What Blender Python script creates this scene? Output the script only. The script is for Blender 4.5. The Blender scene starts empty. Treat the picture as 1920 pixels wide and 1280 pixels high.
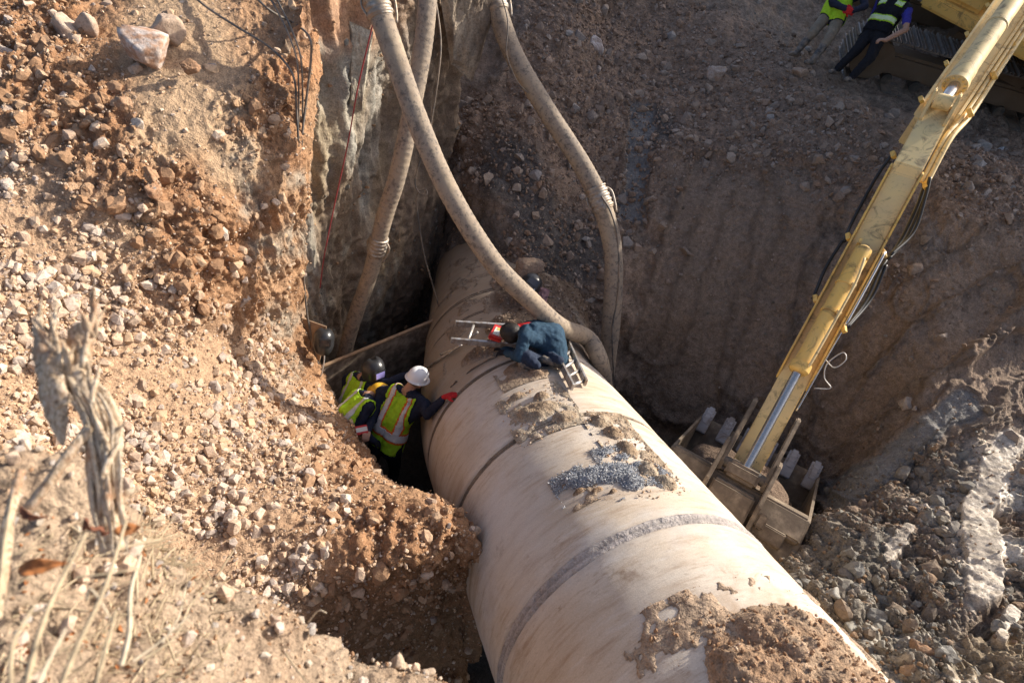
import bpy, bmesh, math, random
import numpy as np
from mathutils import Vector, Matrix

random.seed(7)
RNG = np.random.default_rng(11)
scene = bpy.context.scene
COL = scene.collection

# ------------------------------------------------------------------ camera
F_PX, PITCH, ROLL, CAM_Z = 1130.0, math.radians(40.0), math.radians(17.0), 7.0
CAM = np.array([0.0, 0.0, CAM_Z])
_f = np.array([0, math.cos(PITCH), -math.sin(PITCH)])
_u0 = np.array([0, math.sin(PITCH), math.cos(PITCH)])
_r0 = np.array([1.0, 0, 0])
_R = math.cos(ROLL) * _r0 + math.sin(ROLL) * _u0
_U = -math.sin(ROLL) * _r0 + math.cos(ROLL) * _u0
cam_data = bpy.data.cameras.new("camera")
cam = bpy.data.objects.new("camera", cam_data)
COL.objects.link(cam)
scene.camera = cam
cam.matrix_world = Matrix(((_R[0], _U[0], -_f[0], 0), (_R[1], _U[1], -_f[1], 0),
                           (_R[2], _U[2], -_f[2], CAM_Z), (0, 0, 0, 1)))
cam_data.sensor_width = 36.0
cam_data.lens = F_PX / 1920 * 36
cam_data.clip_start = 0.05
cam_data.clip_end = 500
cam_data.dof.use_dof = True
cam_data.dof.focus_distance = 6.5
cam_data.dof.aperture_fstop = 2.2

# ------------------------------------------------------------------ light
SUN_AZ, SUN_EL = math.radians(54.0), math.radians(33.0)      # azimuth from +y towards +x
world = bpy.data.worlds.new("World")
scene.world = world
world.use_nodes = True
_nt = world.node_tree
_bg = _nt.nodes["Background"]
_sky = _nt.nodes.new("ShaderNodeTexSky")
_sky.sky_type = 'NISHITA'
_sky.sun_disc = False
_sky.sun_elevation = SUN_EL
_sky.sun_rotation = SUN_AZ
_sky.air_density = 0.65
_sky.dust_density = 3.0
_sky.ozone_density = 0.4
_nt.links.new(_sky.outputs[0], _bg.inputs[0])
_bg.inputs[1].default_value = 0.14
_sd = bpy.data.lights.new("sun", 'SUN')
_sd.energy = 4.6
_sd.angle = math.radians(0.55)
_sd.color = (1.0, 0.93, 0.82)
sun = bpy.data.objects.new("sun", _sd)
COL.objects.link(sun)
_sdir = Vector((math.sin(SUN_AZ) * math.cos(SUN_EL), math.cos(SUN_AZ) * math.cos(SUN_EL), math.sin(SUN_EL)))
sun.rotation_euler = _sdir.to_track_quat('Z', 'Y').to_euler()
sun.location = (8, 8, 20)
scene.view_settings.view_transform = 'Standard'
scene.view_settings.look = 'None'
scene.view_settings.gamma = 1.0
scene.view_settings.exposure = 0.74

# ------------------------------------------------------------------ helpers
def at(px, py, d):
    """point of the place seen at a pixel of the photograph, d metres along the optical axis"""
    a, b = (px - 960) / F_PX, (640 - py) / F_PX
    return CAM + d * (_f + a * _R + b * _U)

def w(x, y, z):
    return np.array([x, y, z + CAM_Z], float)

def to_px(p):
    q = np.asarray(p) - CAM
    d = q @ _f
    return 960 + F_PX * (q @ _R) / d, 640 - F_PX * (q @ _U) / d, d

def _hash(ix, iy, iz, seed):
    return _TAB[_PRM[_PRM[_PRM[(ix + seed * 7) & 4095] + iy & 4095] + iz & 4095]]
_trng = np.random.default_rng(5)
_PRM = _trng.permutation(4096).astype(np.int32)
_TAB = _trng.uniform(-1, 1, 4096).astype(np.float32)

def noise(p, seed=0):
    """value noise in -1..1 at points p (n,3)"""
    i = np.floor(p)
    f = (p - i).astype(np.float32)
    i = i.astype(np.int32)
    t = f * f * f * (f * (f * 6 - 15) + 10)
    x, y, z = i[:, 0], i[:, 1], i[:, 2]
    tx, ty, tz = t[:, 0], t[:, 1], t[:, 2]
    def L(a, b, k): return a + (b - a) * k
    r = []
    for dz in (0, 1):
        a = L(_hash(x, y, z + dz, seed), _hash(x + 1, y, z + dz, seed), tx)
        b = L(_hash(x, y + 1, z + dz, seed), _hash(x + 1, y + 1, z + dz, seed), tx)
        r.append(L(a, b, ty))
    return L(r[0], r[1], tz)

_RM = np.array([[0.36, 0.48, -0.8], [-0.8, 0.6, 0.0], [0.48, 0.64, 0.6]])

def fbm(p, freq, octaves=4, gain=0.5, seed=0, billow=False):
    q = np.asarray(p, float) * freq
    s, amp, out = 0.0, 1.0, 0.0
    for o in range(octaves):
        n = noise(q, seed + o * 17)
        if billow:
            n = np.abs(n) * 2 - 0.7
        out = out + amp * n
        s += amp
        amp *= gain
        q = (q @ _RM.T) * 2.03 + 3.7
    return out / s

def smooth(e0, e1, x):
    t = np.clip((x - e0) / (e1 - e0), 0, 1)
    return t * t * (3 - 2 * t)

def new_mesh(name, verts, faces, smooth_shade=True, cols=None, mat_idx=None):
    """faces: (n,3)/(n,4) array or list of lists"""
    me = bpy.data.meshes.new(name)
    verts = np.asarray(verts, np.float32)
    if isinstance(faces, np.ndarray):
        n, k = faces.shape
        me.vertices.add(len(verts))
        me.vertices.foreach_set("co", verts.ravel())
        me.loops.add(n * k)
        me.loops.foreach_set("vertex_index", faces.astype(np.int32).ravel())
        me.polygons.add(n)
        me.polygons.foreach_set("loop_start", np.arange(0, n * k, k, dtype=np.int32))
        me.update(calc_edges=True)
    else:
        me.from_pydata([tuple(map(float, v)) for v in verts], [], [list(map(int, f)) for f in faces])
    me.polygons.foreach_set("use_smooth", np.full(len(me.polygons), bool(smooth_shade)))
    if mat_idx is not None:
        me.polygons.foreach_set("material_index", np.asarray(mat_idx, np.int32))
    if cols is not None:
        ca = me.color_attributes.new("Col", 'FLOAT_COLOR', 'POINT')
        c4 = np.ones((len(verts), 4), np.float32)
        c4[:, :np.shape(cols)[1]] = cols
        ca.data.foreach_set("color", c4.ravel())
    me.update()
    return me

def link(name, me, mats=None, parent=None, **props):
    o = bpy.data.objects.new(name, me)
    COL.objects.link(o)
    if mats is not None and me is not None:
        for m in (mats if isinstance(mats, (list, tuple)) else [mats]):
            me.materials.append(m)
    if parent is not None:
        o.parent = parent
        o.matrix_parent_inverse = parent.matrix_world.inverted()
    for k, v in props.items():
        o[k] = v
    return o

def thing(name, label, cat, loc, group=None):
    o = bpy.data.objects.new(name, None)
    COL.objects.link(o)
    o.location = Vector([float(v) for v in loc])
    o.empty_display_size = 0.1
    o.matrix_world = Matrix.Translation(o.location)
    o["label"] = label
    o["category"] = cat
    if group:
        o["group"] = group
    return o

# --------------------------------------------------------------- materials
class NT:
    def __init__(s, name):
        s.m = bpy.data.materials.new(name)
        s.m.use_nodes = True
        s.t = s.m.node_tree
        s.bsdf = s.t.nodes["Principled BSDF"]
    def n(s, typ, **kw):
        nd = s.t.nodes.new(typ)
        for k, v in kw.items():
            if k.startswith("i_"):
                key = k[2:]
                key = int(key) if key.isdigit() else key.replace("_", " ")
                nd.inputs[key].default_value = v
            else:
                setattr(nd, k, v)
        return nd
    def l(s, a, b):
        s.t.links.new(a, b)
    def coords(s, kind="Object", scale=None):
        tc = s.n("ShaderNodeTexCoord")
        out = tc.outputs[kind]
        if scale is not None:
            mp = s.n("ShaderNodeMapping")
            mp.inputs["Scale"].default_value = scale
            s.l(out, mp.inputs[0])
            out = mp.outputs[0]
        return out
    def pos(s):
        return s.n("ShaderNodeNewGeometry").outputs["Position"]
    def noise(s, vec, scale, detail=4, rough=0.55, dist=0.0):
        nd = s.n("ShaderNodeTexNoise")
        nd.inputs["Scale"].default_value = scale
        nd.inputs["Detail"].default_value = detail
        nd.inputs["Roughness"].default_value = rough
        nd.inputs["Distortion"].default_value = dist
        s.l(vec, nd.inputs["Vector"])
        return nd.outputs["Fac"]
    def ramp(s, fac, stops):
        r = s.n("ShaderNodeValToRGB")
        e = r.color_ramp.elements
        while len(e) < len(stops):
            e.new(0.5)
        for k, (p, c) in enumerate(stops):
            e[k].position = p
            e[k].color = (c[0], c[1], c[2], 1) if not isinstance(c, (int, float)) else (c, c, c, 1)
        s.l(fac, r.inputs[0])
        return r.outputs[0]
    def mix(s, a, b, fac, mode='MIX'):
        m = s.n("ShaderNodeMix", data_type='RGBA', blend_type=mode)
        for sock, v in ((m.inputs[0], fac), (m.inputs[6], a), (m.inputs[7], b)):
            if isinstance(v, (int, float)):
                sock.default_value = v
            elif isinstance(v, tuple):
                sock.default_value = (v[0], v[1], v[2], 1)
            else:
                s.l(v, sock)
        return m.outputs[2]
    def bump(s, h, strength, dist, prev=None):
        b = s.n("ShaderNodeBump")
        b.inputs["Strength"].default_value = strength
        b.inputs["Distance"].default_value = dist
        s.l(h, b.inputs["Height"])
        if prev is not None:
            s.l(prev, b.inputs["Normal"])
        return b.outputs[0]
    def done(s, color=None, rough=0.9, normal=None, spec=0.2, metal=0.0):
        if color is not None:
            if isinstance(color, tuple):
                s.bsdf.inputs["Base Color"].default_value = (*color, 1)
            else:
                s.l(color, s.bsdf.inputs["Base Color"])
        if isinstance(rough, (int, float)):
            s.bsdf.inputs["Roughness"].default_value = rough
        else:
            s.l(rough, s.bsdf.inputs["Roughness"])
        s.bsdf.inputs["Specular IOR Level"].default_value = spec
        s.bsdf.inputs["Metallic"].default_value = metal
        if normal is not None:
            s.l(normal, s.bsdf.inputs["Normal"])
        return s.m

def mat_soil(name, rough=0.93, bump=0.5, spec=0.15, fine=90.0, contrast=0.55):
    t = NT(name)
    p = t.pos()
    an = t.n("ShaderNodeAttribute", attribute_name="Col")
    att = an.outputs["Color"]
    rough = t.ramp(an.outputs["Alpha"], [(0.0, 0.34), (1.0, rough)])       # alpha 0 = smeared, wet clay
    n1 = t.noise(p, fine, 5, 0.65)
    n2 = t.noise(p, fine * 0.22, 4, 0.6)
    c = t.mix(att, t.ramp(n1, [(0.25, 1 - contrast), (0.5, 0.95), (0.75, 1.0 + contrast * 0.6)]), 1.0, 'MULTIPLY')
    c = t.mix(c, t.ramp(n2, [(0.3, 1 - contrast * 0.6), (0.7, 1.12)]), 1.0, 'MULTIPLY')
    n3 = t.noise(p, fine * 0.07, 5, 0.6, 0.3)
    def soft(k):
        m = t.n("ShaderNodeMath", operation='MULTIPLY_ADD')      # smeared clay is also smooth
        t.l(an.outputs["Alpha"], m.inputs[0]); m.inputs[1].default_value = k * 0.85; m.inputs[2].default_value = k * 0.15
        return m.outputs[0]
    nb = None
    for h, k, dist in ((n3, bump * 0.8, 0.12), (n2, bump, 0.05), (n1, bump, 0.012)):
        nb = t.bump(h, k, dist, nb)
        t.l(soft(k), nb.node.inputs["Strength"])
    return t.done(c, rough, nb, spec)

def mat_stone(name, cols=None, rough=0.85):
    """stones: colour from the attribute, or (single stones) picked at random from a few stone colours"""
    t = NT(name)
    p = t.pos()
    if cols is None:
        base = t.n("ShaderNodeAttribute", attribute_name="Col").outputs["Color"]
    else:
        r = t.n("ShaderNodeObjectInfo").outputs["Random"]
        base = t.ramp(r, [(k / max(1, len(cols) - 1), c) for k, c in enumerate(cols)])
    n1 = t.noise(p, 45, 5, 0.7)
    c = t.mix(base, t.ramp(n1, [(0.3, 0.62), (0.5, 0.97), (0.75, 1.18)]), 1.0, 'MULTIPLY')
    nb = t.bump(n1, 0.6, 0.015)
    return t.done(c, rough, nb, 0.2)

def mat_plain(name, color, rough=0.6, var=0.25, scale=20, bump=0.1, metal=0.0, spec=0.4, dirt=None, dirt_amt=0.5, dscale=6):
    t = NT(name)
    p = t.coords("Object")
    n1 = t.noise(p, scale, 4, 0.6)
    c = t.mix(tuple(color), t.ramp(n1, [(0.3, 1 - var), (0.7, 1 + var * 0.4)]), 1.0, 'MULTIPLY')
    rg = rough
    if dirt is not None:
        n2 = t.noise(p, dscale, 6, 0.68, 0.3)
        lo = 0.62 - 0.3 * dirt_amt
        fac = t.ramp(n2, [(lo, 0.0), (lo + 0.16, 0.85)])
        c = t.mix(c, tuple(dirt), fac)
    nb = t.bump(n1, bump, 0.01)
    return t.done(c, rg, nb, spec, metal)

M = {}
M['bank'] = mat_soil('bank_soil', bump=0.55)
M['wallsoil'] = mat_soil('wall_soil', bump=0.75, fine=70, contrast=0.55)
M['clay'] = mat_soil('clay_soil', rough=0.72, bump=0.35, spec=0.35, fine=60)
M['stone'] = mat_stone('loose_stone')
M['stone_pale'] = mat_stone('pale_stone', [(0.58, 0.44, 0.32), (0.48, 0.34, 0.24), (0.64, 0.52, 0.41), (0.46, 0.38, 0.32), (0.56, 0.39, 0.26)])
M['stone_brown'] = mat_stone('brown_stone', [(0.30, 0.22, 0.16), (0.36, 0.29, 0.23), (0.24, 0.17, 0.12), (0.33, 0.30, 0.27)])
M['stone_clay'] = mat_stone('clay_stone', [(0.20, 0.175, 0.14), (0.27, 0.255, 0.225), (0.17, 0.125, 0.09), (0.23, 0.20, 0.16), (0.28, 0.18, 0.11)])
M['clod'] = mat_stone('clod_earth', [(0.36, 0.22, 0.13), (0.31, 0.18, 0.10), (0.40, 0.26, 0.16)], 0.95)

# ------------------------------------------------------------ loose stones
def _hull(pts):
    bm = bmesh.new()
    for q in pts:
        bm.verts.new(q)
    r = bmesh.ops.convex_hull(bm, input=bm.verts)
    dead = list({e for e in r['geom_interior'] + r['geom_unused'] if isinstance(e, bmesh.types.BMVert)})
    if dead:
        bmesh.ops.delete(bm, geom=dead, context='VERTS')
    bmesh.ops.triangulate(bm, faces=bm.faces)
    bm.verts.index_update()
    v = np.array([x.co[:] for x in bm.verts])
    f = np.array([[x.index for x in y.verts] for y in bm.faces])
    bm.free()
    return v, f

def stone_shape(n, rng, squash=0.7, boxy=0.5):
    q = rng.normal(size=(n, 3))
    q /= np.linalg.norm(q, axis=1)[:, None]
    q = np.sign(q) * np.abs(q) ** (1 - 0.35 * boxy)
    q /= np.abs(q).max(axis=1)[:, None] ** (boxy) * np.linalg.norm(q, axis=1)[:, None] ** (1 - boxy)
    q *= rng.uniform(0.82, 1.0, size=(n, 1))
    q *= np.array([1.0, rng.uniform(0.65, 0.95), squash * rng.uniform(0.75, 1.1)])
    return _hull([tuple(x) for x in q])

def ico(sub):
    bm = bmesh.new()
    bmesh.ops.create_icosphere(bm, subdivisions=sub, radius=1.0)
    v = np.array([x.co[:] for x in bm.verts])
    f = np.array([[x.index for x in y.verts] for y in bm.faces])
    bm.free()
    return v, f

def clod_shape(sub, seed, amp=0.35, freq=1.4, squash=0.75):
    v, f = ico(sub)
    d = fbm(v + seed * 3.1, freq, 3, 0.6, seed, billow=True)
    return v * (1 + amp * d[:, None]) * np.array([1, 0.85, squash]), f

SMALL = [stone_shape(9, RNG, 0.75) for _ in range(8)]
MID = [stone_shape(15, RNG, 0.75) for _ in range(10)]
BIG = [stone_shape(22, RNG, 0.72, 0.55) for _ in range(8)]
def lump_shape(sub, seed, planes=7, rough=0.12, squash=0.75):
    """angular lump: a ball cut by planes and roughened"""
    v, f = ico(sub)
    r_ = np.random.default_rng(seed + 500)
    n = r_.normal(size=(planes, 3)); n /= np.linalg.norm(n, axis=1)[:, None]
    dk = r_.uniform(0.5, 0.85, planes)
    dot = v @ n.T
    lim = np.where(dot > 1e-3, dk[None] / np.maximum(dot, 1e-3), 9).min(axis=1)
    rr = np.minimum(1.0, lim) * (1 + rough * 2 * fbm(v + seed * 2.3, 1.9, 4, 0.75, seed, billow=True))
    return v * rr[:, None] * np.array([1.1, r_.uniform(0.7, 0.95), squash * r_.uniform(0.7, 1.1)]), f
CLOD = [lump_shape(2, k, 6, 0.22) for k in range(12)]
CLODS = [lump_shape(1, k + 20, 5, 0.2) for k in range(8)]

def rand_rot(n, rng):
    q = rng.normal(size=(n, 4))
    q /= np.linalg.norm(q, axis=1)[:, None]
    a, b, c, d = q.T
    return np.stack([np.stack([1 - 2 * (c * c + d * d), 2 * (b * c - a * d), 2 * (b * d + a * c)], -1),
                     np.stack([2 * (b * c + a * d), 1 - 2 * (b * b + d * d), 2 * (c * d - a * b)], -1),
                     np.stack([2 * (b * d - a * c), 2 * (c * d + a * b), 1 - 2 * (b * b + c * c)], -1)], 1)

def merged(shapes, pos, rad, cols, rng):
    """one joined mesh of many loose pieces"""
    V, Fc, C, off = [], [], [], 0
    kind = rng.integers(0, len(shapes), len(pos))
    for k, (sv, sf) in enumerate(shapes):
        idx = np.nonzero(kind == k)[0]
        if not len(idx):
            continue
        R = rand_rot(len(idx), rng)
        vv = np.einsum('nij,vj->nvi', R, sv) * rad[idx][:, None, None] + pos[idx][:, None, :]
        nv = len(sv)
        ff = sf[None] + (np.arange(len(idx)) * nv)[:, None, None] + off
        V.append(vv.reshape(-1, 3)); Fc.append(ff.reshape(-1, 3))
        C.append(np.repeat(cols[idx], nv, axis=0))
        off += nv * len(idx)
    return np.concatenate(V), np.concatenate(Fc), np.concatenate(C)

_STONE_ME = {}
def single_pieces(name, parent, shapes, key, pos, rad, mat, rng, smooth_shade=False, squash=1.0):
    """every piece an object of its own that shares mesh data with its look-alikes"""
    for k, (p, r) in enumerate(zip(pos, rad)):
        j = int(rng.integers(0, len(shapes)))
        mk = (key, j, mat.name)
        if mk not in _STONE_ME:
            me = new_mesh(name, shapes[j][0], shapes[j][1], smooth_shade)
            me.materials.append(mat)
            _STONE_ME[mk] = me
        o = bpy.data.objects.new(name, _STONE_ME[mk])
        COL.objects.link(o)
        o.rotation_euler = tuple(rng.uniform(0, 6.28, 3))
        o.scale = (r, r * rng.uniform(0.85, 1.1), r * squash)
        o.location = tuple(p)
        if parent is not None:
            o.parent = parent
            o.matrix_parent_inverse = Matrix.Translation(parent.location).inverted()

# ------------------------------------------------------------ earth sheets
def _catmull(C, t):
    """C (n,...) control values, t (m,) in 0..n-1"""
    n = len(C)
    i = np.clip(np.floor(t).astype(int), 0, n - 2)
    f = (t - i).reshape(-1, *([1] * (C.ndim - 1)))
    g = lambda k: C[np.clip(i + k, 0, n - 1)]
    p0, p1, p2, p3 = g(-1), g(0), g(1), g(2)
    p0 = np.where((i == 0).reshape(f.shape), 2 * p1 - p2, p0)
    p3 = np.where((i == n - 2).reshape(f.shape), 2 * p2 - p1, p3)
    return 0.5 * (2 * p1 + (p2 - p0) * f + (2 * p0 - 5 * p1 + 4 * p2 - p3) * f ** 2 + (3 * p1 - p0 - 3 * p2 + p3) * f ** 3)

class Sheet:
    """a surface of earth spanned through a grid of surveyed points"""
    def __init__(s, ctrl, step, flip=False):
        C = np.array(ctrl, float)
        def res(ax):
            seg = np.linalg.norm(np.diff(C, axis=ax), axis=-1)
            seg = seg.max(axis=1 - ax)
            t = [np.array([0.0])]
            far = np.linalg.norm(C - CAM, axis=-1).min(axis=1 - ax)
            for k, L in enumerate(seg):
                far_k = min(far[k], far[k + 1])
                m = min(160, max(2, int(L / (step * max(1.0, far_k / 6.0)))))
                t.append(k + np.arange(1, m + 1) / m)
            return np.concatenate(t)
        tu, tv = res(0), res(1)
        P = _catmull(C, tu)
        P = np.moveaxis(_catmull(np.moveaxis(P, 1, 0), tv), 0, 1)
        s.shape = P.shape[:2]
        s.tu, s.tv = np.meshgrid(tu, tv, indexing='ij')
        s.tu, s.tv = s.tu.ravel(), s.tv.ravel()
        s.P = P.reshape(-1, 3)
        s.flip = flip
        s.base = s.P.copy()
        s.N = s.normals()
    def normals(s):
        G = s.P.reshape(*s.shape, 3)
        n = np.cross(np.gradient(G, axis=0), np.gradient(G, axis=1)).reshape(-1, 3)
        n /= np.linalg.norm(n, axis=1)[:, None] + 1e-12
        return -n if s.flip else n
    def displace(s, d):
        s.P = s.P + s.N * np.asarray(d)[:, None]
    def finish(s, name, mat, cols, **props):
        s.N = s.normals()
        nu, nv = s.shape
        i = np.arange(nu * nv).reshape(nu, nv)
        f = np.stack([i[:-1, :-1], i[1:, :-1], i[1:, 1:], i[:-1, 1:]], -1).reshape(-1, 4)
        if s.flip:
            f = f[:, ::-1].copy()
        s.cols = cols
        s.px, s.py, s.d = to_px(s.P)
        me = new_mesh(name, s.P, f, True, cols)
        s.obj = link(name, me, mat, kind="structure", **props)
        return s.obj
    def pick(s, weight, n, rng):
        p = np.clip(weight, 0, None)
        A = s.area()
        p = p * A
        p = p / p.sum()
        return rng.choice(len(s.P), size=n, p=p)
    def area(s):
        G = s.P.reshape(*s.shape, 3)
        return np.linalg.norm(np.cross(np.gradient(G, axis=0), np.gradient(G, axis=1)), axis=-1).ravel()

def box_w(px, py, pts, soft=60.0):
    """weight near a list of (x, y, radius) spots as they are surveyed in the photograph"""
    v = np.zeros(len(px))
    for x, y, r in pts:
        v = np.maximum(v, 1 - smooth(r * 0.6, r * 1.25, np.hypot(px - x, py - y)))
    return v

def mixc(c, col, f):
    return c * (1 - f[:, None]) + np.array(col)[None] * f[:, None]
# ======================================================= EARTH: left bank
def row(py, pxs, ds, edge, wrap1, wrap2):
    pts = [at(x, py, d) for x, d in zip(pxs, ds)]
    e = at(*edge)
    return pts + [e, e + np.array(wrap1), e + np.array(wrap2)]

PX0 = [-350, -80, 130, 300, 430, 515]
WU, WU2 = (-0.06, 0.25, -0.1), (-0.4, 0.7, -0.8)
lb = [[w(-9, 9.4, -0.6), w(-7, 9.2, -.8), w(-5.6, 9.1, -.9), w(-4.4, 9.0, -1.0), w(-3.4, 8.9, -1.0), w(-2.5, 8.7, -1.0), w(-1.85, 8.5, -1.15), w(-2.1, 8.5, -2.0), w(-2.6, 8.6, -4)],
      [w(-7.5, 6.6, -1.5), w(-6.2, 6.7, -1.45), w(-5.0, 6.8, -1.35), w(-4.1, 6.9, -1.3), w(-3.3, 6.9, -1.2), w(-2.7, 6.9, -1.15), w(-2.3, 6.9, -1.25), w(-2.5, 7.0, -2.0), w(-2.9, 7.1, -4)],
      row(-80, PX0, [5.6, 5.5, 5.6, 5.8, 6.0, 6.1], (622, -60, 6.15), (-.1, 0.3, -.5), (-.4, .6, -2)),
      row(80, PX0, [4.6, 4.75, 5.0, 5.2, 5.4, 5.6], (590, 80, 5.8), (-.08, .3, -.3), WU2),
      row(230, PX0, [4.3, 4.5, 4.7, 4.88, 5.15, 5.4], (574, 240, 5.75), WU, WU2),
      row(380, PX0, [4.2, 4.3, 4.55, 4.8, 5.2, 5.6], (560, 390, 6.0), WU, WU2),
      row(520, PX0, [3.9, 4.15, 4.5, 4.9, 5.4, 6.0], (556, 520, 6.5), WU, WU2),
      row(650, PX0, [3.7, 4.0, 4.45, 4.95, 5.6, 6.3], (570, 665, 6.9), WU, WU2),
      row(760, [-350, -80, 130, 300, 430, 530], [3.5, 3.85, 4.35, 4.8, 5.3, 5.9], (625, 765, 6.5), (.1, .3, -.7), (.2, .4, -2)),
      row(860, [-350, -80, 130, 320, 480, 590], [3.3, 3.6, 4.2, 4.7, 5.1, 5.4], (700, 872, 5.8), (.1, .28, -.8), (.15, .4, -2.2)),
      row(960, [-350, -80, 130, 340, 520, 680], [3.1, 3.4, 3.95, 4.5, 4.75, 4.9], (832, 950, 5.0), (.25, .15, -.8), (.35, .2, -2.2)),
      row(1060, [-350, -80, 130, 340, 540, 730], [2.9, 3.2, 3.75, 4.3, 4.55, 4.6], (890, 1020, 4.8), (.3, .02, -.8), (.4, 0, -2)),
      row(1150, [-350, -80, 150, 360, 540, 700], [2.7, 3.0, 3.6, 4.1, 4.5, 4.9], (850, 1100, 5.2), (.2, 0, -.5), (.3, 0, -1.4)),
      row(1290, [-350, -80, 150, 360, 540, 700], [2.5, 2.8, 3.4, 4.0, 4.5, 5.4], (850, 1230, 5.8), (.2, 0, -.4), (.3, 0, -1)),
      row(1520, [-350, -80, 150, 360, 540, 700], [2.4, 2.7, 3.2, 3.8, 4.3, 4.9], (850, 1480, 5.0), (.2, 0, -.4), (.3, 0, -1))]
LB = Sheet(lb, 0.022, flip=True)
p = LB.base
px, py, _ = to_px(p)
# where the bank is loose clods, smooth trodden soil, or scree
ZC = box_w(px, py, [(60, 60, 120), (110, 200, 130), (200, 300, 110), (290, 360, 100), (350, 420, 80), (380, 480, 60), (320, 560, 90), (420, 470, 70),
                    (560, 820, 60), (620, 870, 60), (800, 1060, 90), (720, 1010, 90), (840, 980, 60), (480, 230, 90), (520, 160, 60), (650, 850, 70)])
Z_SMOOTH = box_w(px, py, [(360, 180, 120), (330, 60, 110), (300, 250, 60), (240, 420, 60), (440, 300, 60)])
Z_SCREE = box_w(px, py, [(60, 480, 200), (180, 640, 200), (350, 760, 190), (480, 860, 160), (120, 800, 190), (380, 960, 150), (480, 1060, 110), (60, 350, 100)])
d = 0.10 * fbm(p, 0.9, 3, 0.5, 1) + 0.055 * fbm(p, 3.2, 4, 0.55, 3)
d += (0.10 * fbm(p, 5.5, 4, 0.6, 9, billow=True)) * ZC + 0.012 * fbm(p, 22, 3, 0.6, 5) * (1 - 0.6 * Z_SMOOTH)
d += 0.02 * fbm(p, 11, 3, 0.6, 15, billow=True) * (1 - Z_SMOOTH)
# ragged steep face under the rim
face = smooth(400, 470, px) * smooth(300, 380, py) * (1 - smooth(690, 760, py))
d += face * 0.09 * fbm(p * np.array([1.6, 1.6, 0.6]), 5, 4, 0.6, 31, billow=True)
LB.displace(d)
c = np.tile(np.array([0.42, 0.27, 0.168]), (len(p), 1))
c = mixc(c, (0.39, 0.225, 0.125), np.clip(0.5 + 1.2 * fbm(p, 1.3, 3, 0.5, 41), 0, 1) * 0.6)
c = mixc(c, (0.36, 0.205, 0.115), ZC * 0.85)

c = mixc(c, (0.50, 0.37, 0.25), Z_SMOOTH * 0.9)
c = mixc(c, (0.48, 0.345, 0.24), Z_SCREE * 0.8)
grey = box_w(px, py, [(480, 330, 45), (540, 320, 40), (500, 480, 40), (530, 600, 45), (555, 450, 40), (470, 390, 30), (545, 690, 30), (460, 300, 40)]) * np.clip(0.55 + 1.6 * fbm(p, 6, 3, 0.6, 51), 0, 1)
c = mixc(c, (0.37, 0.34, 0.29), grey * 0.8)
dark = box_w(px, py, [(820, 1120, 90), (720, 1180, 120), (640, 1200, 80), (840, 1220, 80)])
c = mixc(c, (0.27, 0.155, 0.085), dark * 0.8)
ochre = box_w(px, py, [(560, 130, 40), (548, 300, 25), (610, 40, 60), (640, -20, 60)])
c = mixc(c, (0.44, 0.24, 0.13), ochre * 0.7)
LB.finish("left_bank", M['bank'], c * np.array([1.0, 0.94, 0.87]))

# ======================================================= EARTH: left clay wall
plan = [(-3.1, 5.0), (-2.6, 5.3), (-2.36, 5.7), (-2.2, 6.2), (-2.0, 6.8), (-1.78, 7.4), (-1.55, 8.0), (-1.6, 8.5), (-2.1, 9.0), (-3, 9.6)]
_zt = lambda y: float(np.interp(y, [4.9, 5.1, 5.35, 5.7, 6.2, 6.8, 8, 9], [-3.4, -3.0, -2.15, -1.78, -1.5, -1.32, -1.2, -1.15]))
lw = [[w(x - 0.035 * 5.5 * v, y, -7.2 + (7.2 + _zt(y)) * v) for (x, y) in plan] for v in (0, .16, .34, .52, .68, .82, .94, 1.0)]
LW = Sheet(lw, 0.026)
p = LW.base
g = p * np.array([1.0, 1.0, 0.32])
d = 0.16 * fbm(g, 1.5, 3, 0.5, 61) + 0.11 * fbm(g, 4.2, 4, 0.55, 62, billow=True) + 0.03 * fbm(g, 13, 3, 0.6, 63)
ux = (p[:, 1] - 5.2) / 3.0                         # along the wall
hz = p[:, 2] - CAM_Z
top_ = np.interp(p[:, 1], [4.9, 5.1, 5.35, 5.7, 6.2, 6.8, 8, 9], [-3.4, -3.0, -2.15, -1.78, -1.5, -1.32, -1.2, -1.15])
d += 0.10 * smooth(-.6, -.15, hz - top_) + 0.10 * np.maximum(0, fbm(p, 2.2, 2, 0.5, 64)) * smooth(-4.6, -3.6, hz)
# torn vertical slabs of clay
d += 0.14 * np.clip(np.abs(fbm(p * np.array([1, 1, 0.12]), 2.6, 2, 0.5, 66)) * 3 - 0.4, 0, 1) * smooth(-4.4, -3.4, hz)
d += 0.05 * fbm(p, 8, 4, 0.62, 67, billow=True) * np.clip(0.4 + 2 * fbm(p, 1.6, 2, .5, 68), 0.1, 1) + 0.02 * fbm(p, 26, 3, .6, 69)
LW.displace(d)
c = np.tile(np.array([0.335, 0.31, 0.26]), (len(p), 1))
n = fbm(g, 3, 4, 0.55, 71)
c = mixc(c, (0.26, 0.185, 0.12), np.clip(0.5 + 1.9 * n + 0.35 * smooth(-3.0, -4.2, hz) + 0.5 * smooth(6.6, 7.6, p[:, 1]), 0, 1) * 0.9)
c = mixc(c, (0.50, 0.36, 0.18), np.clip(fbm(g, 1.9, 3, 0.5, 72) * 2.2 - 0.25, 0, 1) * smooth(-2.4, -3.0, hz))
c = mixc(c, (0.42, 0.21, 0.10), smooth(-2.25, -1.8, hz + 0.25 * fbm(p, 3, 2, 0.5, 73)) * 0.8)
c = mixc(c, (0.50, 0.46, 0.36), np.clip(fbm(g, 5, 3, 0.5, 74) * 2 - 0.6, 0, 1))
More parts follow.
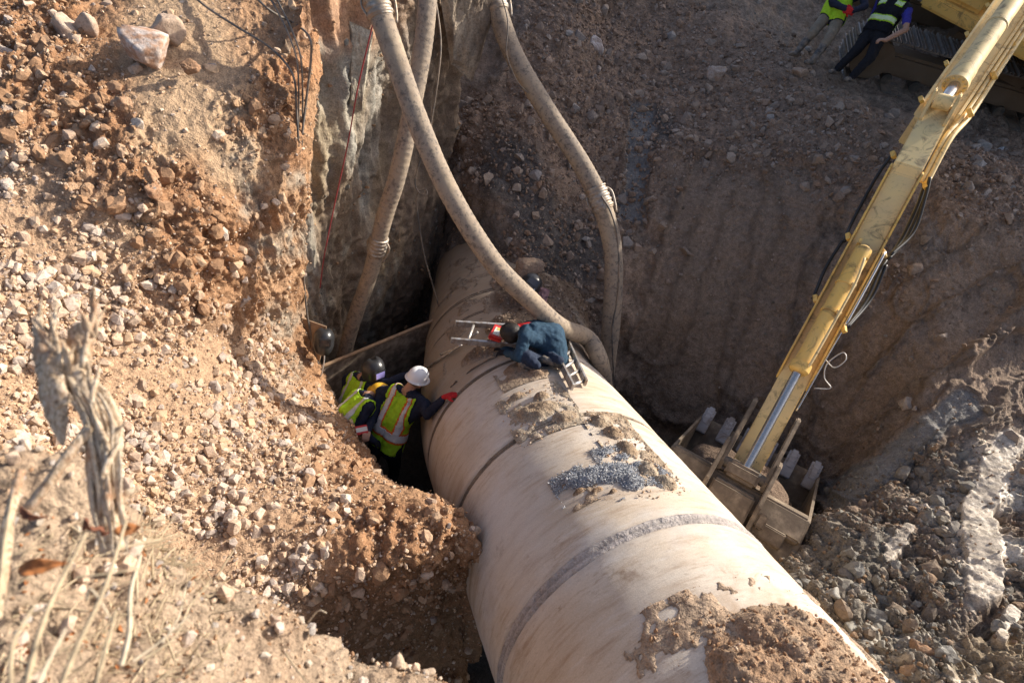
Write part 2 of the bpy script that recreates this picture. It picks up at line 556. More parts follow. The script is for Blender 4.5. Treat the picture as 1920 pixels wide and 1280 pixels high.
c = mixc(c, (0.20, 0.145, 0.10), smooth(6.5, 7.2, p[:, 1] + 0.4 * fbm(p, 2, 3, .6, 70)) * 0.9)
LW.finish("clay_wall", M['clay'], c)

# ======================================================= EARTH: far wall, working bench, right slope
A = lambda *a: at(*a)
fw = [
 [w(-3.2, 9.2, -7.2), w(-3.1, 9.8, -5.5), w(-3.1, 10.5, -4), w(-3.2, 11.5, -2.8), w(-3.3, 12.6, -1.6), w(-3.4, 14, -1.0), w(-3.5, 18, -.6), w(-5, 40, 0)],
 [w(-1.3, 7.5, -7.2), w(-1.15, 7.8, -5.3), w(-1.05, 8.1, -4.15), w(-1.25, 9.9, -3.1), w(-1.4, 11.6, -2.0), w(-1.5, 13.4, -1.4), w(-1.6, 18, -.9), w(-2, 40, 0)],
 [w(-.1, 6.5, -7.2), w(-.1, 6.6, -5.3), w(-.12, 6.9, -4.35), w(-.3, 9.1, -3.3), w(-.4, 11.6, -2.3), w(-.5, 13.8, -1.6), w(-.5, 18, -1), w(-.5, 40, 0)],
 [w(1.0, 6.2, -7.2), w(1.05, 6.5, -5.5), A(1150, 500, 8.6), A(1150, 250, 9.6), A(1150, 50, 11), w(.3, 14.2, -1.5), w(.2, 18, -.6), w(1, 40, 2)],
 [w(2.0, 6.3, -7.2), w(2.0, 6.7, -5.6), A(1280, 520, 8.4), A(1290, 280, 9.3), A(1335, 50, 11.2), w(2.0, 14.8, -1.45), w(2, 18, -.5), w(2, 40, 2)],
 [w(2.8, 6.0, -7.2), w(2.85, 6.4, -5.5), A(1400, 520, 8.3), A(1430, 310, 8.8), A(1480, 140, 10.0), w(3.3, 13.2, -1.83), w(3.3, 18, -.45), w(3.5, 40, 2)],
 [w(3.6, 5.6, -7.2), w(3.6, 6.0, -5.6), A(1540, 600, 7.8), A(1590, 400, 8.0), A(1680, 255, 8.4), w(4.6, 12.2, -2.12), w(4.8, 18, -.4), w(5, 40, 2)],
 [w(4.1, 5.0, -7.2), w(4.2, 5.4, -5.6), A(1690, 700, 7.2), A(1760, 480, 7.5), A(1850, 300, 8.2), w(6.4, 12, -2.2), w(6.8, 18, -.4), w(9, 40, 2)],
 [w(4.0, 4.5, -7.2), A(1540, 935, 7.0), A(1720, 820, 6.6), A(1880, 640, 7.0), A(2020, 420, 7.6), w(9, 12, -2.2), w(11, 18, -.4), w(20, 38, 2)],
 [w(3.6, 3.95, -7.0), A(1490, 1030, 6.35), A(1680, 930, 6.25), A(1880, 800, 6.75), A(2080, 640, 7.4), w(10, 9, -2.1), w(14, 12, -2), w(30, 25, -1)],
 [w(3.0, 3.7, -6.6), A(1430, 1055, 6.0), A(1660, 1040, 5.7), A(1870, 950, 5.95), A(2100, 840, 6.5), w(10, 6, -2), w(16, 7, -2), w(35, 12, -1)],
 [w(2.5, 3.0, -6.2), A(1500, 1140, 5.25), A(1680, 1140, 5.1), A(1870, 1090, 5.2), A(2120, 1010, 5.7), w(10, 4, -1.9), w(16, 4, -1.9), w(35, 4, -1)],
 [w(2.6, 2.2, -5.6), A(1610, 1260, 4.6), A(1740, 1250, 4.5), A(1890, 1230, 4.5), A(2120, 1180, 5.0), w(9, 2, -1.8), w(16, 1, -1.8), w(35, -4, -1)],
 [w(2.7, 1.0, -5.2), w(3.0, 1.1, -4.2), w(3.5, 1.2, -3.8), w(4.0, 1.3, -3.4), w(5, 1.3, -2.9), w(9, 0, -1.8), w(16, -2, -1.7), w(34, -12, -1)],
]
FW = Sheet(fw, 0.033)
p = FW.base
px, py, dd = to_px(p)
px = np.where(dd > 0.3, px, -9999)
right = smooth(0, 1, (px - 1500) / 200) * smooth(0, 1, (py - (1500 - 0.42 * px) - 0) / 260)      # the wet clay slope on the right
right = right * (dd < 9)
bench = smooth(4.15, 4.6, FW.tv)
rub = box_w(px, py, [(1150, 60, 170), (1250, 150, 130), (1050, 230, 110), (1160, 320, 90), (1010, 330, 80), (1050, 450, 110), (1380, 200, 140), (1480, 250, 90), (1580, 290, 90),
                     (1270, 230, 100), (900, 260, 90), (1850, 340, 90), (1640, 520, 60), (1100, 540, 70)])
d = 0.16 * fbm(p, 0.8, 3, 0.5, 81) + 0.07 * fbm(p, 2.4, 3, 0.5, 82)
scr = p @ np.array([[1.0, 0.25, 0.0], [-0.25, 0.5, 0.1], [0.05, 0.1, 0.16]]).T         # drag marks of the bucket run down the wall
d += (1 - rub) * (0.11 * fbm(scr, 3.2, 4, 0.5, 83) + 0.035 * fbm(scr, 9, 3, 0.6, 79) + 0.014 * fbm(scr, 24, 2, .6, 78) + 0.06 * np.abs(fbm(scr, 2.2, 2, .5, 80)) + 0.05 * np.clip(fbm(p, 2.0, 3, .5, 89) * 2, 0, 1) * fbm(p, 9, 3, .6, 90, billow=True)) + rub * 0.06 * fbm(p, 6, 4, 0.6, 84, billow=True)
# faces the bucket has drawn smooth
SWATH = [(1395, 390, 1285, 725, 70, 0), (1490, 350, 1405, 700, 55, 0), (1207, 185, 1190, 390, 32, 1), (1880, 545, 1560, 800, 42, 0), (1910, 660, 1590, 890, 40, 0), (1710, 545, 1565, 730, 40, 0),
         (1330, 330, 1230, 640, 45, 0), (1910, 450, 1720, 560, 40, 0), (1800, 760, 1570, 930, 36, 1)]
nsw = 16 * fbm(p, 2.5, 3, .6, 72)
sw = np.zeros(len(p)); swg = np.zeros(len(p)); rim_ = np.zeros(len(p))
for (xa, ya, xb, yb, wd_, gr_) in SWATH:
    tx_, ty_ = xb - xa, yb - ya
    tt = ((px - xa) * tx_ + (py - ya) * ty_) / (tx_ ** 2 + ty_ ** 2)
    dist = np.hypot(px - (xa + np.clip(tt, 0, 1) * tx_), py - (ya + np.clip(tt, 0, 1) * ty_)) + nsw
    m = (1 - smooth(wd_ * .75, wd_ * 1.0, dist)) * (dd < 10)
    sw = np.maximum(sw, m); swg = np.maximum(swg, m * gr_)
    rim_ = np.maximum(rim_, np.exp(-((dist - wd_ * 1.05) / (wd_ * .12)) ** 2) * (dd < 10))
d = d * (1 - 0.55 * sw) - 0.05 * sw + 0.035 * rim_ + sw * 0.02 * fbm(scr, 12, 2, .6, 75)
d += 0.014 * fbm(p, 16, 3, 0.6, 85) * (1 - bench * .4) * (1 - .7 * sw)
# ridges of sliced clay on the right
rr = p @ np.array([[0.5, 0.0, 0.2], [0.0, 1.2, 0.2], [0.1, 0.1, 1.0]]).T
d += right * (0.27 * fbm(rr, 2.2, 5, 0.6, 86, billow=True) + 0.07 * fbm(rr, 8, 3, 0.65, 87, billow=True)) * (1 - 0.75 * np.clip(fbm(rr, 2.3, 3, 0.5, 93) * 3.0 - 0.2, 0, 1))
lower = box_w(px, py, [(1470, 1110, 100), (1600, 1160, 120), (1560, 1060, 80), (1680, 1220, 90)])
d += lower * 0.10 * fbm(p, 5, 4, 0.65, 88, billow=True)
# tongues of wet clay smeared flat
swl = np.zeros(len(p)); SLICK = [(1885, 840, 1835, 960, 34), (1835, 960, 1850, 1100, 38), (1700, 1000, 1665, 1050, 12), (1740, 1075, 1725, 1095, 13), (1890, 1150, 1880, 1190, 13)]
nsw = 15 * fbm(p, 5, 3, .6, 73)
for (xa, ya, xb, yb, wd_) in SLICK:
    tx_, ty_ = xb - xa, yb - ya
    tt = np.clip(((px - xa) * tx_ + (py - ya) * ty_) / (tx_ ** 2 + ty_ ** 2), 0, 1)
    dist = np.hypot(px - (xa + tt * tx_), py - (ya + tt * ty_)) + nsw
    swl = np.maximum(swl, (1 - smooth(wd_ * .8, wd_ * 1.05, dist)) * (dd < 9))
d = d * (1 - 0.82 * swl) + 0.05 * swl + swl * 0.012 * fbm(scr, 16, 2, .6, 74)
FW.displace(d * (1 - smooth(5.6, 6.2, FW.tv) * .7))
c = np.tile(np.array([0.275, 0.198, 0.142]), (len(p), 1))
c = mixc(c, (0.205, 0.158, 0.122), np.clip(0.35 + 1.2 * fbm(p, 1.1, 4, 0.55, 91), 0, 1))
c = mixc(c, (0.31, 0.215, 0.15), np.clip(fbm(scr, 2.2, 4, 0.6, 97) * 2 - .1, 0, 1) * .7)
c = mixc(c, (0.15, 0.15, 0.145), np.clip(fbm(scr, 1.4, 3, 0.6, 98) * 2.4 - .6, 0, 1) * .35)
c = mixc(c, (0.27, 0.185, 0.13), rub * 0.6)
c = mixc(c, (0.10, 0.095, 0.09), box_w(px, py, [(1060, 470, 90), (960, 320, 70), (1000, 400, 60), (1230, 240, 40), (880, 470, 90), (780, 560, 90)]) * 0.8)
c = mixc(c, (0.21, 0.20, 0.17), right * np.clip(0.5 + 1.8 * fbm(rr, 1.8, 4, 0.6, 92), 0, 1))
c = mixc(c, (0.47, 0.42, 0.345), right * np.clip(fbm(rr, 2.3, 3, 0.5, 93) * 3.5 - 0.1, 0, 1))
c = mixc(c, (0.60, 0.51, 0.41), box_w(px, py, [(1860, 880, 70), (1820, 980, 75), (1840, 1060, 60), (1740, 940, 40)]) * np.clip(0.7 + fbm(p, 5, 3, .5, 94), 0, 1))
c = mixc(c, (0.30, 0.23, 0.15), box_w(px, py, [(1880, 1270, 110)]) * 0.8)
c = mixc(c, (0.22, 0.19, 0.15), lower * 0.8)
c = mixc(c, (0.30, 0.225, 0.165), bench * np.clip(0.7 + fbm(p, 1.5, 3, .5, 95), 0, 1))
c = c * (1 + 0.6 * (1 - right) * fbm(scr, 12, 4, 0.75, 77) * (1 - .5 * rub) + 0.25 * fbm(p, 9, 3, .7, 76))[:, None]
c = mixc(c, (0.27, 0.195, 0.14), sw * 0.75); c = mixc(c, (0.20, 0.195, 0.185), swg * 0.85)
c = c * (1 - 0.25 * rim_)[:, None]
c = np.clip(c * 1.15, 0, 0.75)
wet = right * np.clip(fbm(rr, 2.3, 3, 0.5, 93) * 3.5, 0, 1)
wet = np.maximum(wet, box_w(px, py, [(1860, 880, 60), (1820, 980, 60), (1840, 1060, 50)]) * np.clip(0.7 + fbm(p, 5, 3, .5, 94), 0, 1) * .8)
c = mixc(c, (0.56, 0.48, 0.385), swl * np.clip(0.85 + 0.5 * fbm(p, 6, 3, .6, 71), 0, 1)); wet = np.maximum(wet, swl * .75)
FW.slick = swl
c = np.concatenate([c, (1 - wet)[:, None]], axis=1)
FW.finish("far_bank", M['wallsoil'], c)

# ======================================================= EARTH: pit floor
fl = [[w(x, y, -6.75 + 0.05 * math.sin(3 * x + y)) for x in (-4, -2, 0, 2, 4, 5.5)] for y in (0.0, 2.5, 5, 7.5, 10)]
FL = Sheet(fl, 0.08, flip=True)
FL.displace(0.12 * fbm(FL.base, 1.5, 4, 0.55, 101))
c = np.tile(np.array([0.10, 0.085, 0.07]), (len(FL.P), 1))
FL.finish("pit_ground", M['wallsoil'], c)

# ======================================================= EARTH: the near rim the photograph is taken from
ed = [(-420, 800, 1.75), (-150, 830, 1.7), (60, 850, 1.7), (190, 880, 1.75), (285, 1050, 1.85), (420, 1090, 2.05), (520, 1125, 2.15), (590, 1185, 2.2), (660, 1245, 2.25), (760, 1252, 2.3), (850, 1290, 2.3), (960, 1420, 2.3), (1200, 1700, 2.3)]
E = [at(*q) for q in ed]
nr = [[e + np.array([0.0, 0.12, -1.6]) for e in E],
      [e + np.array([0.0, 0.05, -0.5]) for e in E],
      E,
      [e * 0.72 + 0.28 * np.array([e[0] * 1.05, -0.1, CAM_Z - 1.62]) for e in E],
      [e * 0.42 + 0.58 * np.array([e[0] * 1.1, -0.2, CAM_Z - 1.62]) for e in E],
      [np.array([e[0] * 1.15, -0.6, CAM_Z - 1.66]) for e in E],
      [np.array([e[0] * 1.6, -3.5, CAM_Z - 1.7]) for e in E]]
NR = Sheet(nr, 0.014, flip=False)
p = NR.base
NR.displace(0.05 * fbm(p, 2.5, 3, 0.5, 111) + 0.05 * fbm(p, 7, 4, 0.6, 112, billow=True) + 0.012 * fbm(p, 30, 3, 0.6, 113))
c = np.tile(np.array([0.40, 0.30, 0.21]), (len(p), 1))
c = mixc(c, (0.29, 0.19, 0.12), np.clip(0.3 + 1.5 * fbm(p, 4, 4, .6, 114), 0, 1) * .7)
c = mixc(c, (0.20, 0.13, 0.085), np.clip(fbm(p, 9, 3, .6, 115) * 2 - .5, 0, 1) * .8)
NR.finish("near_bank", M['bank'], c)

# out of view to the far right: a heap added to shade the far pit
hp = []
_h, _l = np.array([0.809, 0.588]), np.array([0.588, -0.809])
for lat, top in [(-14, 0.0), (-12, 6.0), (-10, 9.5), (-8, 11.2), (-6.6, 10.9), (-5.9, 9.6), (-5.4, 8.3), (-4.4, 8.6), (-3, 7.4), (-1, 5.6), (1, 4), (3.5, 0)]:
    hp.append([w(*(_h * (16.4 + 7.2 * u) + _l * lat), -2.4 + top * math.sin(math.pi * u) ** 0.8) for u in np.linspace(0, 1, 9)])
HP = Sheet(hp, 0.15, flip=False)
HP.displace(0.25 * fbm(HP.base, 1.2, 4, 0.55, 121))
HP.finish("added_shade_heap", M['wallsoil'], np.tile(np.array([0.28, 0.2, 0.14]), (len(HP.P), 1)))
# ======================================================= THE PIPE
PIPE_R = 1.17
pa = [w(3.25, -0.85, -3.29), w(1.54, 2.57, -4.55), w(0.36, 4.95, -5.42), w(-0.05, 6.64, -5.63), w(-0.40, 8.4, -5.75)]
def pipe_axis():
    # straight lengths with a slight angle at the joints, rounded a little
    pts = np.array(pa)
    seg = np.linalg.norm(np.diff(pts, axis=0), axis=1)
    S = np.concatenate([[0], np.cumsum(seg)])
    return pts, S
_pp, _ps = pipe_axis()
def axis_at(s):
    s = np.asarray(s, float)
    out = np.zeros(s.shape + (3,))
    for k in np.linspace(-0.35, 0.35, 9):
        q = np.clip(s + k, _ps[0], _ps[-1])
        out += np.stack([np.interp(q, _ps, _pp[:, j]) for j in range(3)], -1)
    return out / 9
def pipe_frame(s):
    s = np.asarray(s, float)
    T = axis_at(s + 0.05) - axis_at(s - 0.05)
    T /= np.linalg.norm(T, axis=-1)[..., None]
    X = np.cross(T, np.array([0, 0, 1.0]))
    X /= np.linalg.norm(X, axis=-1)[..., None]
    Y = np.cross(X, T)
    return axis_at(s), T, X, Y
def pipe_pt(s, th, r):
    """th: 0 = crown, positive towards the right bank"""
    c0, T, X, Y = pipe_frame(s)
    return c0 + (np.sin(th) * r)[..., None] * X + (np.cos(th) * r)[..., None] * Y
_hs, _ht = np.meshgrid(np.linspace(1.0, 10, 700), np.linspace(-1.9, 1.6, 400), indexing='ij')
_hP = pipe_pt(_hs.ravel(), _ht.ravel(), np.full(_hs.size, PIPE_R))
_hx, _hy, _hd = to_px(_hP)
_hvis = ((_hP - axis_at(_hs.ravel())) * (CAM - _hP)).sum(1) > 0
def pipe_hit(px, py):
    """(s, th) of the pipe's surface seen at a pixel"""
    e = np.where(_hvis, np.hypot(_hx - px, _hy - py), 1e9)
    k = e.argmin()
    return float(_hs.ravel()[k]), float(_ht.ravel()[k])

# (pixel x, y, extent along, extent round, colour, strength) of dirt dried onto the concrete
STAINS = [(*pipe_hit(x, y), rs, rt, col, st) for x, y, rs, rt, col, st in [
    (1500, 1200, 0.75, 0.6, (0.37, 0.245, 0.155), 0.9), (1600, 1300, 0.8, 0.6, (0.37, 0.245, 0.155), 0.9), (985, 570, 0.6, 0.75, (0.23, 0.165, 0.115), 0.9), (940, 640, 0.35, 0.6, (0.26, 0.19, 0.13), 0.8),
    (1060, 600, 0.6, 0.5, (0.23, 0.165, 0.115), 0.9), (985, 692, 0.22, 0.4, (0.33, 0.23, 0.15), 0.75), (1010, 768, 0.28, 0.42, (0.36, 0.265, 0.18), 0.7), (1150, 820, 0.45, 0.22, (0.36, 0.26, 0.17), 0.8),
    (1225, 885, 0.3, 0.2, (0.36, 0.26, 0.17), 0.7), (1125, 900, 0.20, 0.30, (0.42, 0.37, 0.31), 0.6), (1000, 930, 0.16, 0.07, (0.33, 0.22, 0.14), 0.7), (920, 1130, 0.28, 0.2, (0.36, 0.25, 0.16), 0.6),
    (1380, 1150, 0.5, 0.25, (0.36, 0.25, 0.165), 0.55), (880, 830, .5, .3, (0.40, 0.29, 0.19), .5), (1250, 1100, 0.35, 0.3, (0.40, 0.30, 0.20), .4)]]
def mat_pipe():
    t = NT("pipe_concrete")
    uv = t.n("ShaderNodeUVMap", uv_map="run").outputs[0]
    def mp(sx, sy, rot=0.0):
        m = t.n("ShaderNodeMapping")
        m.inputs["Scale"].default_value = (sx, sy, 1)
        m.inputs["Rotation"].default_value = (0, 0, rot)
        t.l(uv, m.inputs[0])
        return m.outputs[0]
    big = t.noise(mp(0.7, 0.5), 1.6, 5, 0.6)
    streak = t.noise(mp(5.0, 0.75, 0.22), 2.6, 6, 0.66)
    fine = t.noise(mp(16, 4.0, 0.22), 3.0, 5, 0.7)
    grit = t.noise(t.pos(), 130, 3, 0.6)
    c = t.ramp(big, [(0.3, (0.52, 0.41, 0.30)), (0.5, (0.60, 0.50, 0.39)), (0.7, (0.65, 0.575, 0.48))])
    # smears of brown mud, wiped round the pipe
    c = t.mix(c, (0.34, 0.215, 0.125), t.ramp(streak, [(0.50, 0.0), (0.72, 0.75)]))
    c = t.mix(c, (0.70, 0.645, 0.58), t.ramp(streak, [(0.28, 0.6), (0.44, 0.0)]))
    m2 = t.mix((0.0, 0.0, 0.0), t.ramp(fine, [(0.52, 0.0), (0.68, 0.7)]), t.ramp(big, [(0.40, 0.15), (0.60, 0.8)]), 'MIX')
    c = t.mix(c, (0.30, 0.195, 0.12), m2)
    blot = t.noise(mp(1.1, 0.8), 2.3, 8, 0.74, 0.6)
    c = t.mix(c, (0.27, 0.17, 0.10), t.ramp(blot, [(0.60, 0.0), (0.68, 0.75)]))
    pale = t.noise(mp(0.9, 0.9, 0.5), 1.3, 6, 0.6, 0.4)
    c = t.mix(c, (0.63, 0.57, 0.52), t.ramp(pale, [(0.56, 0.0), (0.66, 0.55)]))
    att = t.n("ShaderNodeAttribute", attribute_name="Col")
    c = t.mix(c, att.outputs["Color"], att.outputs["Alpha"])
    c = t.mix(c, t.ramp(grit, [(0.3, 0.86), (0.7, 1.06)]), 1.0, 'MULTIPLY')
    b = t.bump(streak, 0.25, 0.02)
    b = t.bump(grit, 0.35, 0.004, b)
    b = t.bump(blot, 0.3, 0.02, b)
    return t.done(c, 0.86, b, 0.2)
M['pipe'] = mat_pipe()
M['mortar'] = mat_soil('joint_mortar', rough=0.95, bump=0.6, fine=70, contrast=0.4)

JOINTS = [1.35, 3.78, 5.22, 6.42, 7.72, 8.18, 8.6]
PIPE = thing("concrete_pipe", "huge cream concrete pipe running down the pit, smeared with mud", "pipe", axis_at(np.array(3.0)) - np.array([0, 0, PIPE_R]))
BANDW = {1.35: 0.05, 3.78: 0.04, 5.22: 0.022, 6.42: 0.02, 7.72: 0.018, 8.18: 0.03, 8.6: 0.03}

def pipe_section(s0, s1, name="pipe_section"):
    ns, nt = max(12, int((s1 - s0) / 0.045)), 150
    e = 0.03
    prof = [(s0, -0.06), (s0 + 0.001, -0.028), (s0 + 0.010, -0.010), (s0 + e, 0.0)]
    prof += [(s, 0.0) for s in np.linspace(s0 + 2 * e, s1 - 2 * e, ns)]
    prof += [(s1 - e, 0.0), (s1 - 0.010, -0.010), (s1 - 0.001, -0.028), (s1, -0.06)]
    sv = np.array([q[0] for q in prof]); dr = np.array([q[1] for q in prof])
    th = np.linspace(-math.pi, math.pi, nt + 1)
    S, T = np.meshgrid(sv, th, indexing='ij')
    Rr = PIPE_R + dr[:, None] + 0 * T
    q = np.stack([S * 1.0, np.cos(T) * 1.1, np.sin(T) * 1.1], -1).reshape(-1, 3)
    Rr = Rr + (0.010 * fbm(q, 1.2, 3, 0.5, 130)).reshape(Rr.shape) + (0.004 * fbm(q, 7, 3, 0.6, 131)).reshape(Rr.shape)
    P = pipe_pt(S.ravel(), T.ravel(), Rr.ravel())
    n0, n1 = S.shape
    i = np.arange(n0 * n1).reshape(n0, n1)
    f = np.stack([i[:-1, :-1], i[:-1, 1:], i[1:, 1:], i[1:, :-1]], -1).reshape(-1, 4)
    me = new_mesh(name, P, f, True)
    uv = me.uv_layers.new(name="run")
    U = np.stack([S.ravel(), T.ravel() * PIPE_R], -1).astype(np.float32)
    uv.data.foreach_set("uv", U[f.ravel()].ravel())
    # Col alpha: where something else has been smeared on or shade is painted in
    ca = me.color_attributes.new("Col", 'FLOAT_COLOR', 'POINT')
    c4 = np.zeros((len(P), 4), np.float32)
    c4[:, :3] = (0.60, 0.56, 0.51)
    nz = fbm(q, 3.5, 4, 0.6, 140).reshape(-1)
    c4[:, 3] = np.clip(1 - np.abs(S.ravel() - 3.78) / 0.16 + 1.4 * nz, 0, 1) * 0.55
    wash = np.clip(1 - np.hypot((S.ravel() - 4.55) / 0.7, (T.ravel() + 1.0) / 0.5) + 0.5 * nz, 0, 1)
    c4[:, 3] = np.maximum(c4[:, 3], wash * 0.7)
    far = smooth(6.1, 6.7, S.ravel() + 0.3 * nz)  # brown tint standing in for shade over the far length
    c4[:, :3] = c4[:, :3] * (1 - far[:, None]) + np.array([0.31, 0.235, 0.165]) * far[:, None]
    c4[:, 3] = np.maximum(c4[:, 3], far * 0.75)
    nz2 = fbm(q, 6.5, 4, 0.65, 141).reshape(-1); nz3 = fbm(q * np.array([2.5, 1, 1]), 12, 3, 0.65, 142).reshape(-1)
    for (a_, b_, rs, rt, col, st) in STAINS:
        m = np.clip((1 - np.hypot((S.ravel() - a_) / rs, (T.ravel() - b_) / rt)) * 1.6 + 0.7 * nz2 + 0.5 * nz3 - 0.25, 0, 1) * st
        c4[:, :3] = c4[:, :3] * (1 - m[:, None]) + np.array(col) * m[:, None]
        c4[:, 3] = np.maximum(c4[:, 3], m)
    ca.data.foreach_set("color", c4.ravel())
    return link(name, me, M['pipe'], PIPE)

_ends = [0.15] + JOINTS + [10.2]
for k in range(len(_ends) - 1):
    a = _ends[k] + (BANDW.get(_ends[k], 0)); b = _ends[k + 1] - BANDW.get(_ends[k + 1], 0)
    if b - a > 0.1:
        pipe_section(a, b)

def joint_band(s, wd, name, col, rise, seed):
    """mortar filling of a joint with ragged edges"""
    nt = 260
    th = np.linspace(-2.6, 2.6, nt)
    V, Fc, C = [], [], []
    nw = 9
    for j in range(nw):
        u = j / (nw - 1) * 2 - 1
        q = np.stack([np.cos(th) * 1.2, np.sin(th) * 1.2, np.full(nt, u * 0.3 + s)], -1)
        rag = 1 + 0.30 * fbm(q, 3.0, 4, 0.65, seed) + 0.15 * fbm(q, 14, 3, .6, seed + 2)
        ss = s + u * wd * rag
        r = PIPE_R + rise * (1 - u ** 4) - 0.02 * u ** 8 - 0.012 * math.exp(-(u / 0.25) ** 2) + 0.006 * fbm(q, 10, 3, .6, seed + 5)
        V.append(pipe_pt(ss, th, r))
        cc = np.tile(np.array(col), (nt, 1)) * (1 + 0.25 * fbm(q, 6, 3, .6, seed + 7))[:, None]
        if abs(u) < 0.15:
            cc = cc * 0.8
        C.append(cc)
    V = np.array(V).reshape(-1, 3); C = np.array(C).reshape(-1, 3)
    i = np.arange(nw * nt).reshape(nw, nt)
    f = np.stack([i[:-1, :-1], i[:-1, 1:], i[1:, 1:], i[1:, :-1]], -1).reshape(-1, 4)
    return link(name, new_mesh(name, V, f, True, C), M['mortar'], PIPE)
for s, wd, col, rise, sd in [(3.78, 0.058, (0.45, 0.40, 0.365), 0.003, 1), (5.22, 0.03, (0.27, 0.21, 0.155), -0.012, 2), (6.42, 0.028, (0.22, 0.17, 0.125), -0.012, 3),
                             (7.72, 0.022, (0.20, 0.16, 0.12), -0.014, 4), (8.18, 0.035, (0.19, 0.15, 0.11), -0.014, 5), (1.35, 0.08, (0.4, 0.35, 0.31), 0.004, 6)]:
    joint_band(s, wd, "joint_band", col, rise, sd)
# ======================================================= LOOSE STONES
def scatter(sheet, weight, n, r_lo, r_hi, palette, shapes, name, rng, sink=0.25, power=2.5, single=0, single_mat=None, single_name="stone", key="m", smooth_shade=False):
    idx = sheet.pick(weight, n, rng)
    u = rng.random(n)
    rad = r_lo + (r_hi - r_lo) * u ** power
    jit = rng.normal(size=(n, 3)) * 0.012
    pos = sheet.P[idx] + jit + sheet.N[idx] * (rad * (0.5 - sink))[:, None]
    pal = np.array(palette)
    cols = pal[rng.integers(0, len(pal), n)] * rng.uniform(0.8, 1.12, (n, 1))
    big = np.zeros(n, bool)
    if single:
        size = rad / np.maximum(to_px(pos)[2], 0.5)
        big[np.argsort(-size)[:single]] = True
        single_pieces(single_name, sheet.obj, shapes, key, pos[big], rad[big], single_mat, rng, smooth_shade)
    k = ~big
    V, Fc, C = merged(shapes, pos[k], rad[k], cols[k], rng)
    return link(name, new_mesh(name, V, Fc, smooth_shade, C), M['stone'], sheet.obj, kind="stuff")

rng = np.random.default_rng(21)
vis = (LB.px > -60) & (LB.px < 960) & (LB.py > -60) & (LB.py < 1340) & (LB.d > 0)
zs_scree = box_w(LB.px, LB.py, [(60, 480, 200), (180, 640, 200), (350, 760, 190), (480, 860, 160), (120, 800, 190), (380, 960, 170), (480, 1060, 120), (60, 350, 100), (560, 930, 90)])
zs_clod = box_w(LB.px, LB.py, [(60, 60, 120), (110, 200, 130), (200, 300, 110), (290, 360, 100), (350, 420, 90), (380, 500, 60), (320, 560, 90), (560, 800, 70), (630, 870, 70), (800, 1050, 90), (840, 980, 60), (480, 230, 80), (720, 1150, 130), (660, 920, 80)])
patchy = np.clip(0.62 + 1.6 * fbm(LB.P, 1.7, 3, 0.6, 150), 0.08, 1.3)
PALE = [(0.57, 0.42, 0.295), (0.50, 0.35, 0.235), (0.63, 0.49, 0.375), (0.46, 0.335, 0.24), (0.55, 0.375, 0.235), (0.43, 0.345, 0.285)]
EARTH = [(0.40, 0.25, 0.145), (0.35, 0.205, 0.115), (0.46, 0.31, 0.2)]
scatter(LB, vis * (zs_scree * patchy + 0.05), 24000, 0.004, 0.02, PALE, SMALL, "fine_gravel", rng, power=1.3)
scatter(LB, vis * (zs_scree * patchy + 0.02), 7500, 0.010, 0.068, PALE, BIG, "scree_gravel", rng, sink=0.45, power=4.2, single=260, single_mat=M['stone_pale'], key="pale")
scatter(LB, vis * (zs_clod + 0.12), 9000, 0.006, 0.026, EARTH + PALE[:2], CLODS, "earth_crumbs", rng, power=1.6)
scatter(LB, vis * zs_clod, 1300, 0.016, 0.105, EARTH, CLOD, "earth_clods", rng, power=3.4, single=150, single_mat=M['clod'], single_name="clod", key="clod")

vf = (FW.px > -20) & (FW.px < 1960) & (FW.py > -30) & (FW.py < 1310) & (FW.d > 2) & (FW.d < 16)
rubb = box_w(FW.px, FW.py, [(1150, 60, 190), (1250, 150, 140), (1050, 230, 120), (1170, 330, 100), (1010, 330, 80), (1050, 450, 110), (1380, 200, 150), (1480, 240, 100), (1580, 290, 90),
                            (1270, 230, 110), (900, 260, 90), (1850, 340, 90), (1640, 520, 60), (1100, 540, 80), (1180, 420, 60)])
rightz = box_w(FW.px, FW.py, [(1470, 1100, 110), (1600, 1180, 130), (1560, 1060, 90), (1700, 1230, 110), (1650, 1000, 110), (1760, 900, 70), (1750, 1060, 120), (1880, 1130, 110), (1880, 820, 60), (1800, 1180, 80)])
slick = box_w(FW.px, FW.py, [(1860, 880, 75), (1820, 985, 80), (1840, 1065, 60), (1745, 945, 40), (1650, 1010, 40)])
rightz = rightz * (1 - 0.95 * FW.slick) * (1 - 0.3 * slick) * np.clip(0.5 + 1.6 * fbm(FW.P, 1.8, 3, .6, 155), 0, 1.2)
BROWN = [(0.30, 0.21, 0.15), (0.26, 0.175, 0.12), (0.35, 0.26, 0.195), (0.23, 0.16, 0.115), (0.37, 0.30, 0.245)]
CLAYC = [(0.20, 0.175, 0.14), (0.26, 0.245, 0.21), (0.17, 0.13, 0.095), (0.23, 0.20, 0.155), (0.29, 0.19, 0.115)]
scatter(FW, vf * (0.25 + 1.2 * np.clip(fbm(FW.P, 1.3, 3, .6, 157), 0, 1)) * (FW.tv < 4.6), 7000, 0.006, 0.022, BROWN + [(0.2, 0.14, 0.1)], CLODS, "wall_crumbs", rng, sink=0.4, power=2.2)
scatter(FW, vf * (rubb + 0.035), 9000, 0.012, 0.04, BROWN, SMALL, "fine_rubble", rng, power=1.5)
scatter(FW, vf * (rubb + 0.03), 2100, 0.028, 0.12, BROWN, MID, "rubble", rng, sink=0.5, power=3.6, single=240, single_mat=M['stone_brown'], key="brown")
scatter(FW, vf * (rightz + 0.02), 4200, 0.006, 0.03, CLAYC, CLODS, "clay_crumbs", rng, power=1.6)
